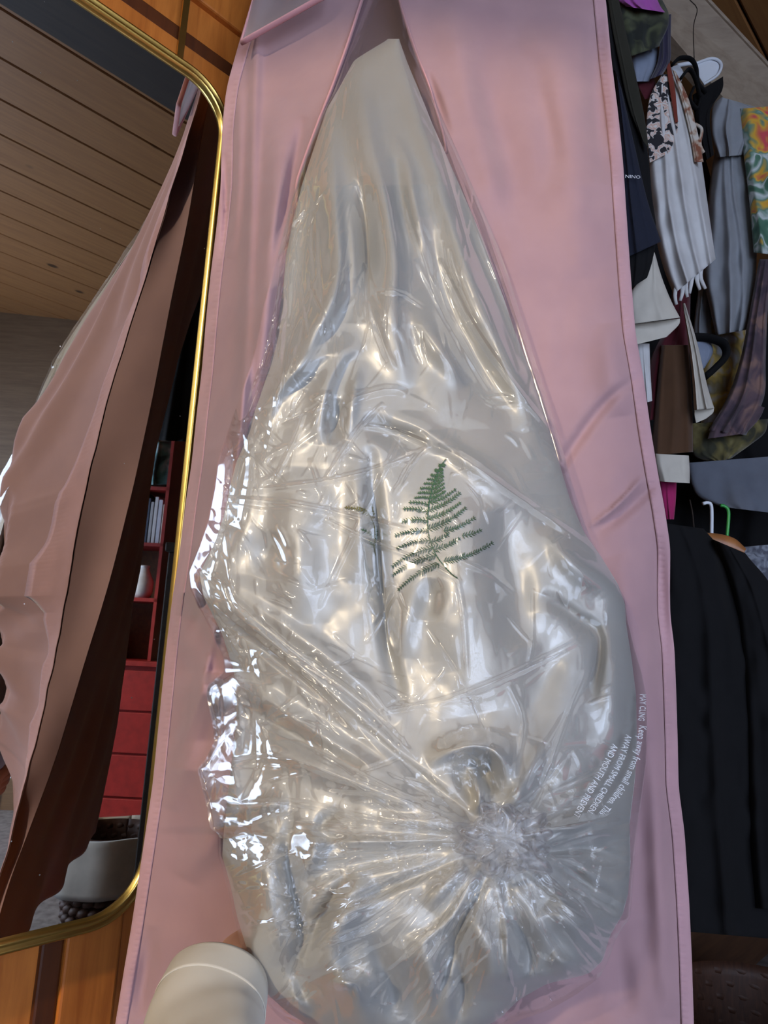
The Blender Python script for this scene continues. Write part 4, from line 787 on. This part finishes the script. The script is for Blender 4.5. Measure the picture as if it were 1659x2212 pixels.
strip('skirt', [(1360, 260), (1345, 500), (1340, 900), (1340, 1330)], [(1520, 330), (1590, 560), (1740, 900), (1760, 1330)], 2.17, M['black'], g, .05, 7, .03, 35, n=110, m=80)  # stretched well past a dress to darken the gaps between clothes
g = thing('wire_hanger', P(1537, 1150, 1.62), 'white wire hanger stem rising above the black coat', 'hanger')
tube('hook', spline([P(1518, 1088, 1.62), P(1530, 1086, 1.62), P(1537, 1098, 1.62), P(1537, 1165, 1.62)], 24), .0042, M['hanger_white'], g, 8)
tube('shoulder_wire', spline([P(1480, 1215, 1.63), P(1537, 1165, 1.62), P(1600, 1215, 1.63)], 24), .003, M['hanger_white'], g, 8)
g = thing('wire_hanger', P(1570, 1155, 1.62), 'green wire hanger stem beside the wooden hanger', 'hanger')
tube('hook', spline([P(1556, 1092, 1.64), P(1566, 1094, 1.64), P(1574, 1108, 1.64), P(1570, 1165, 1.64)], 24), .0040, M['green_wire'], g, 8)
tube('shoulder_wire', spline([P(1510, 1215, 1.65), P(1570, 1165, 1.64), P(1630, 1215, 1.65)], 24), .003, M['green_wire'], g, 8)
g = thing('wooden_hanger', P(1580, 1190, 1.5), 'curved brown wooden hanger at the shoulder of the black coat', 'hanger')
strip('shoulder_bar', [(1500, 1150), (1545, 1152), (1585, 1162), (1612, 1185)], [(1500, 1185), (1545, 1186), (1575, 1192), (1606, 1198)], 1.50, M['hanger_wood'], g, .012, 0, 0, 36)
tube('hook', spline([P(1500, 1155, 1.5), P(1496, 1110, 1.52), P(1490, 1080, 1.54)], 12), .0016, M['beam'], g, 8)
g = garment('heather_sweater', (1640, 1290, 1.62), 'flecked grey sweater behind the shoulder of the black coat', 'sweater')
strip('body', [(1560, 1185), (1600, 1240), (1640, 1300)], [(1740, 1170), (1750, 1240), (1760, 1330)], 1.62, M['heather'], g, .03, 3, .012, 37)
g = garment('black_coat', (1570, 2010, 1.36), 'long black coat hanging low at the edge of the picture', 'coat')
strip('body', [(1400, 1125), (1385, 1300), (1380, 1600), (1390, 1850), (1400, 2005)], [(1520, 1142), (1600, 1240), (1660, 1400), (1680, 1700), (1690, 2030)], 1.40, M['black'], g, .07, 4, .016, 38, n=110)
strip('sleeve', [(1540, 1165), (1580, 1300), (1600, 1500), (1610, 1800), (1620, 1960)], [(1610, 1195), (1680, 1290), (1740, 1480), (1760, 1800), (1760, 1980)], 1.375, M['black'], g, .06, 3, .014, 39, n=110)

# shelf above the rail, with a folded cloth on it
sh = bpy.data.objects.new('closet_shelf', None); COL.objects.link(sh); tag(sh, 'broad grey brown wooden board slanting above the hanging clothes', 'shelf')
ul, ur, ll, lr = P(1430, -100, 1.70), P(1800, 298, 2.12), P(1300, -100, 1.68), P(1740, 420, 2.10)
sh.location = Vector([float(v) for v in ll]); th_ = np.array([-.01, .05, 0.])
me = mesh_np('board', np.array([ll, lr, ur, ul, ll + th_, lr + th_, ur + th_, ul + th_]) - off(sh), BOXF); link('board', me, M['shelf'], sh, smooth=False)
G = np.array([[(1 - b) * ((1 - a) * ul + a * ur) for a in (0, 1)] for b in (0,)])
e0_, e1_ = ul + np.array([0, -.006, 0]), ur + np.array([0, -.006, 0]); dn = (ll - ul) / np.linalg.norm(ll - ul) * .012
me = mesh_np('edge_strip', np.array([e0_, e1_, e1_ - dn, e0_ - dn, e0_ + th_, e1_ + th_, e1_ - dn + th_, e0_ - dn + th_]) - off(sh), BOXF); link('edge_strip', me, M['shelf'], sh, smooth=False)
g = garment('folded_cloth', (1650, 150, 2.45), 'pale grey folded cloth lying on top of the slanting board', 'cloth')
strip('fold', [(1612, 112), (1622, 125), (1640, 142)], [(1700, 98), (1720, 140), (1730, 190)], 2.52, M['greyblue'], g, .03, 2, .01, 40)
# rail the clothes hang from
g = thing('closet_rail', P(1480, 0, 1.9), 'round wooden rail carrying the row of clothes', 'rail')
tube('pole', [P(1365, -100, 1.86), P(1560, 125, 2.08), P(1770, 360, 2.32)], .016, M['shelf'], g, 12)

# woven basket on the floor under the coat
def basket(name, c, r0, r1, h, mat, label, rows=9, rim=None, ref=False):
    g = thing(name, c, label, 'basket'); n = 72; c = np.array(c)
    a = np.linspace(0, 2 * np.pi, n + 1)[None]; zz = np.linspace(0, 1, 8)[:, None]; r = r0 + (r1 - r0) * zz
    o = shell('body', np.stack([c[0] + r * np.cos(a), c[1] + r * np.sin(a), c[2] + .004 + zz * h + 0 * a], -1), np.stack([c[0] + (r - .012) * np.cos(a), c[1] + (r - .012) * np.sin(a), c[2] + .01 + zz * h + 0 * a], -1), mat, g)
    me = bpy.data.meshes.new('bottom'); me.from_pydata([(float((r0 - .006) * math.cos(k)), float((r0 - .006) * math.sin(k)), z) for z in (.004, .012) for k in a[0][:-1]], [], [tuple(range(n)), tuple(range(2 * n - 1, n - 1, -1))]); link('bottom', me, mat, g)
    for k in range(rows):
        z = c[2] + h * (k + .5) / rows; rr_ = r0 + (r1 - r0) * (k + .5) / rows; an = np.linspace(0, 2 * np.pi, 144, endpoint=False); ph = k * np.pi
        pts = np.stack([c[0] + (rr_ + .004 + .006 * np.sin(an * 24 + ph)) * np.cos(an), c[1] + (rr_ + .004 + .006 * np.sin(an * 24 + ph)) * np.sin(an), z + .003 * np.cos(an * 24 + ph)], 1)
        tube('weave_strand', pts, h / rows * .42, mat, g, 6, closed=True)
    return g
basket('wicker_basket', tuple(P(1665, 2150, 2.25)[:2]) + (0.0,), .27, .30, .30, M['wicker'], 'dark brown wicker basket on the floor under the black coat', 8)

# ================================================================== WHAT THE MIRROR SHOWS: the other side of the room
def vbox(name, x0, x1, y0, y1, d0, d1, mat, parent=None, bev=0.0):
    """box whose near face covers the photo rectangle x0..x1, y0..y1 as seen in the mirror at distance d0"""
    a = P(x0, y1, d0); b = P(x1, y0, d0)
    v = boxv(min(a[0], b[0]), max(a[0], b[0]), d0, d1, min(a[2], b[2]), max(a[2], b[2]))
    o = link(name, mesh_np(name, reflect(v) - off(parent), BOXF[:, ::-1]), mat, parent, smooth=False)
    if bev: bevel(o, bev)
    return o
def vbox3(name, x0, x1, d0, d1, z0, z1, mat, parent=None, bev=0.0):
    o = link(name, mesh_np(name, reflect(boxv(x0, x1, d0, d1, z0, z1)) - off(parent), BOXF[:, ::-1]), mat, parent, smooth=False)
    if bev: bevel(o, bev)
    return o
vx = lambda px, d, py=1100: float(P(px, py, d)[0]); vz = lambda py, d, px=320: float(P(px, py, d)[2])
DS = 4.3; X0, X1 = vx(170, DS), vx(372, DS, 1000)
bc = thing('bookcase', reflect(np.array([(X0 + X1) / 2, DS, 0.])), 'red bookcase with a drawer base reflected in the mirror', 'bookcase')
zs = [vz(1050, DS), vz(1172, DS), vz(1292, DS)]; zd = vz(1424, DS, 250)
for x_ in (X0, X1 - .02): vbox3('side', x_, x_ + .02, DS, DS + .28, zd, 2.75, M['red'], bc)
for z_ in zs + [2.72]: vbox3('shelf', X0, X1, DS, DS + .27, z_ - .022, z_, M['red'], bc)
vbox3('back', X0, X1, DS + .27, DS + .285, zd, 2.75, M['darkwall'], bc)
vbox3('top', X0 - .05, X1 + .25, DS - .10, DS + .29, zd - .03, zd, M['red'], bc, .004)
vbox3('body', X0, X1 + .22, DS - .06, DS + .28, .06, zd - .03, M['red'], bc); 
zz_ = np.linspace(.10, zd - .05, 5)
for k in range(4): vbox3('drawer', X0 + .03, X1 + .19, DS - .08, DS - .06, zz_[k] + .006, zz_[k + 1] - .006, M['red'], bc, .004)
bk = [('bright green', (.22, .42, .06), 293, 304, 118), ('dark green', (.03, .08, .04), 305, 313, 112), ('slate blue', (.05, .07, .12), 314, 320, 100), ('pale grey', (.42, .43, .46), 322, 328, 92), ('white', (.62, .63, .66), 330, 337, 104), ('cool white', (.55, .60, .70), 339, 347, 98), ('ivory', (.60, .57, .50), 349, 356, 88)]
for k, (cn, c, a_, b_, hh) in enumerate(bk):
    x0_, x1_ = vx(a_, DS), vx(b_, DS); z0_ = zs[1]; h_ = hh / 1500 * DS
    b = thing('book', reflect(np.array([(x0_ + x1_) / 2, DS + .03, z0_])), f'{cn} book standing on the red shelf in the mirror', 'book', 'books on the reflected red shelf')
    m_ = plain('book_' + cn.replace(' ', '_'), c, .5); vbox3('cover', x0_, x1_, DS + .03, DS + .19, z0_, z0_ + h_, m_, b, .002)
    vbox3('pages', x0_ + .002, x1_ - .002, DS + .04, DS + .192, z0_ + .002, z0_ + h_ + .001, M['white'], b)
def lathe(name, c, prof_, mat, parent, n=28):
    a = np.linspace(0, 2 * np.pi, n + 1)[None]; r = np.array([p[0] for p in prof_])[:, None]; z = np.array([p[1] for p in prof_])[:, None]
    return sheet(name, np.stack([c[0] + r * np.cos(a), c[1] + r * np.sin(a), c[2] + z + 0 * a], -1), mat, parent)
for nm, px_, zb, sc_, c, lb, ct in (('jar', 275, zs[2], 1.0, (.06, .06, .30), 'blue glass jar on the lower red shelf in the mirror', 'jar'), ('vase', 318, zs[2], 1.25, (.62, .66, .72), 'white vase on the lower red shelf in the mirror', 'vase'), ('bottle', 237, zd, 1.7, (.45, .48, .55), 'pale bottle on top of the red drawers in the mirror', 'bottle'), ('trinket_dish', 262, zd, .6, (.40, .42, .30), 'small dish on top of the red drawers in the mirror', 'dish')):
    c0 = reflect(np.array([vx(px_, DS), DS + .08, zb])); t_ = thing(nm, c0, lb, ct); m_ = plain(nm + '_glaze', c, .2)
    lathe('body', c0, [(0, 0), (.035 * sc_, 0), (.05 * sc_, .03 * sc_), (.052 * sc_, .08 * sc_), (.03 * sc_, .13 * sc_), (.022 * sc_, .15 * sc_)], m_, t_); lathe('rim', c0, [(.022 * sc_, .15 * sc_), (.027 * sc_, .16 * sc_), (.022 * sc_, .165 * sc_), (.018 * sc_, .15 * sc_)], m_, t_)
g = garment('teal_scarf_pile', (345, 1045, DS), 'teal and grey cloth heaped on the top red shelf in the mirror', 'cloth', True)
M['teal'] = fabric('teal_cloth', (.1, .2, .2), pattern=[(.4, (.03, .06, .07)), (.52, (.10, .22, .23)), (.62, (.35, .42, .46))], pscale=9)
strip('fold', [(300, 960), (292, 1010), (288, 1048)], [(378, 950), (376, 1000), (374, 1046)], DS + .1, M['teal'], g, .10, 3, .05, 50, ref=True)
g = garment('long_black_gown', (370, 960, 2.7), 'black gown hanging behind the pink bag in the mirror', 'gown', True)
strip('skirt', [(442, 235), (425, 380), (396, 560), (318, 950)], [(548, 235), (525, 380), (498, 560), (430, 955)], 2.7, M['black'], g, .08, 4, .03, 51, ref=True)
g = thing('room_post', reflect(P(300, 2150, 2.9) * np.array([1, 1, 0])), 'dark wooden post standing beside the mirrored bookcase', 'post')
a_, b_ = vx(352, 2.9, 1300), vx(402, 2.9, 1300); vbox3('shaft', a_, b_, 2.9, 3.05, 0.09, 1.62, M['beam'], g, .006); vbox3('foot', a_ - .02, b_ + .02, 2.88, 3.07, 0, .09, M['beam'], g, .006); vbox3('cap', a_ - .012, b_ + .012, 2.885, 3.065, 1.62, 1.66, M['beam'], g, .006)
cb = reflect(P(238, 1880, 3.25)); rz = float(P(238, 1795, 3.25)[2])
g = basket('lined_basket', (float(cb[0]), float(cb[1]), 0.0), .15, .19, rz, M['wicker'], 'wicker basket with a cream folded liner reflected in the mirror', 10)
zt_ = np.linspace(0, 1, 10)[:, None]; a = np.linspace(0, 2 * np.pi, 73)[None]; r = .226 + .006 * np.sin(a * 7) + .006 * np.sin(zt_ * 5)
o = shell('liner', np.stack([cb[0] + r * np.cos(a), cb[1] + r * np.sin(a), rz - .21 + zt_ * .22 + .006 * np.sin(a * 3)], -1), np.stack([cb[0] + (r - .006) * np.cos(a), cb[1] + (r - .006) * np.sin(a), rz - .205 + zt_ * .22 + .006 * np.sin(a * 3)], -1), M['cream'], g); tag(o, 'cream cloth liner folded over the rim')
d2_ = reflect(P(np.array([-150., 24.]), np.array([1500., 1500.]), 5.2))
d2 = box('door_2', (XR - .03, XR, float(d2_[:, 1].min()), float(d2_[:, 1].max()), 0, 2.3), M['white']); tag(d2, kind='structure')
# round wreath on the white wall, at the mirror's far edge
wc = reflect(P(2, 1170, 5.0)); wc[0] = XR - .04
g = thing('wall_wreath', wc, 'round dark twig wreath on the white wall reflected in the mirror', 'wreath'); an = np.linspace(0, 2 * np.pi, 60, endpoint=False)
for k in range(3): tube('twig_ring', np.stack([wc[0] - .012 + .006 * np.sin(an * 5 + k), wc[1] + (.17 + .012 * np.sin(an * 3 + 2 * k)) * np.cos(an), wc[2] + (.17 + .012 * np.sin(an * 3 + 2 * k)) * np.sin(an)], 1), .012, M['wicker'], g, 6, closed=True)
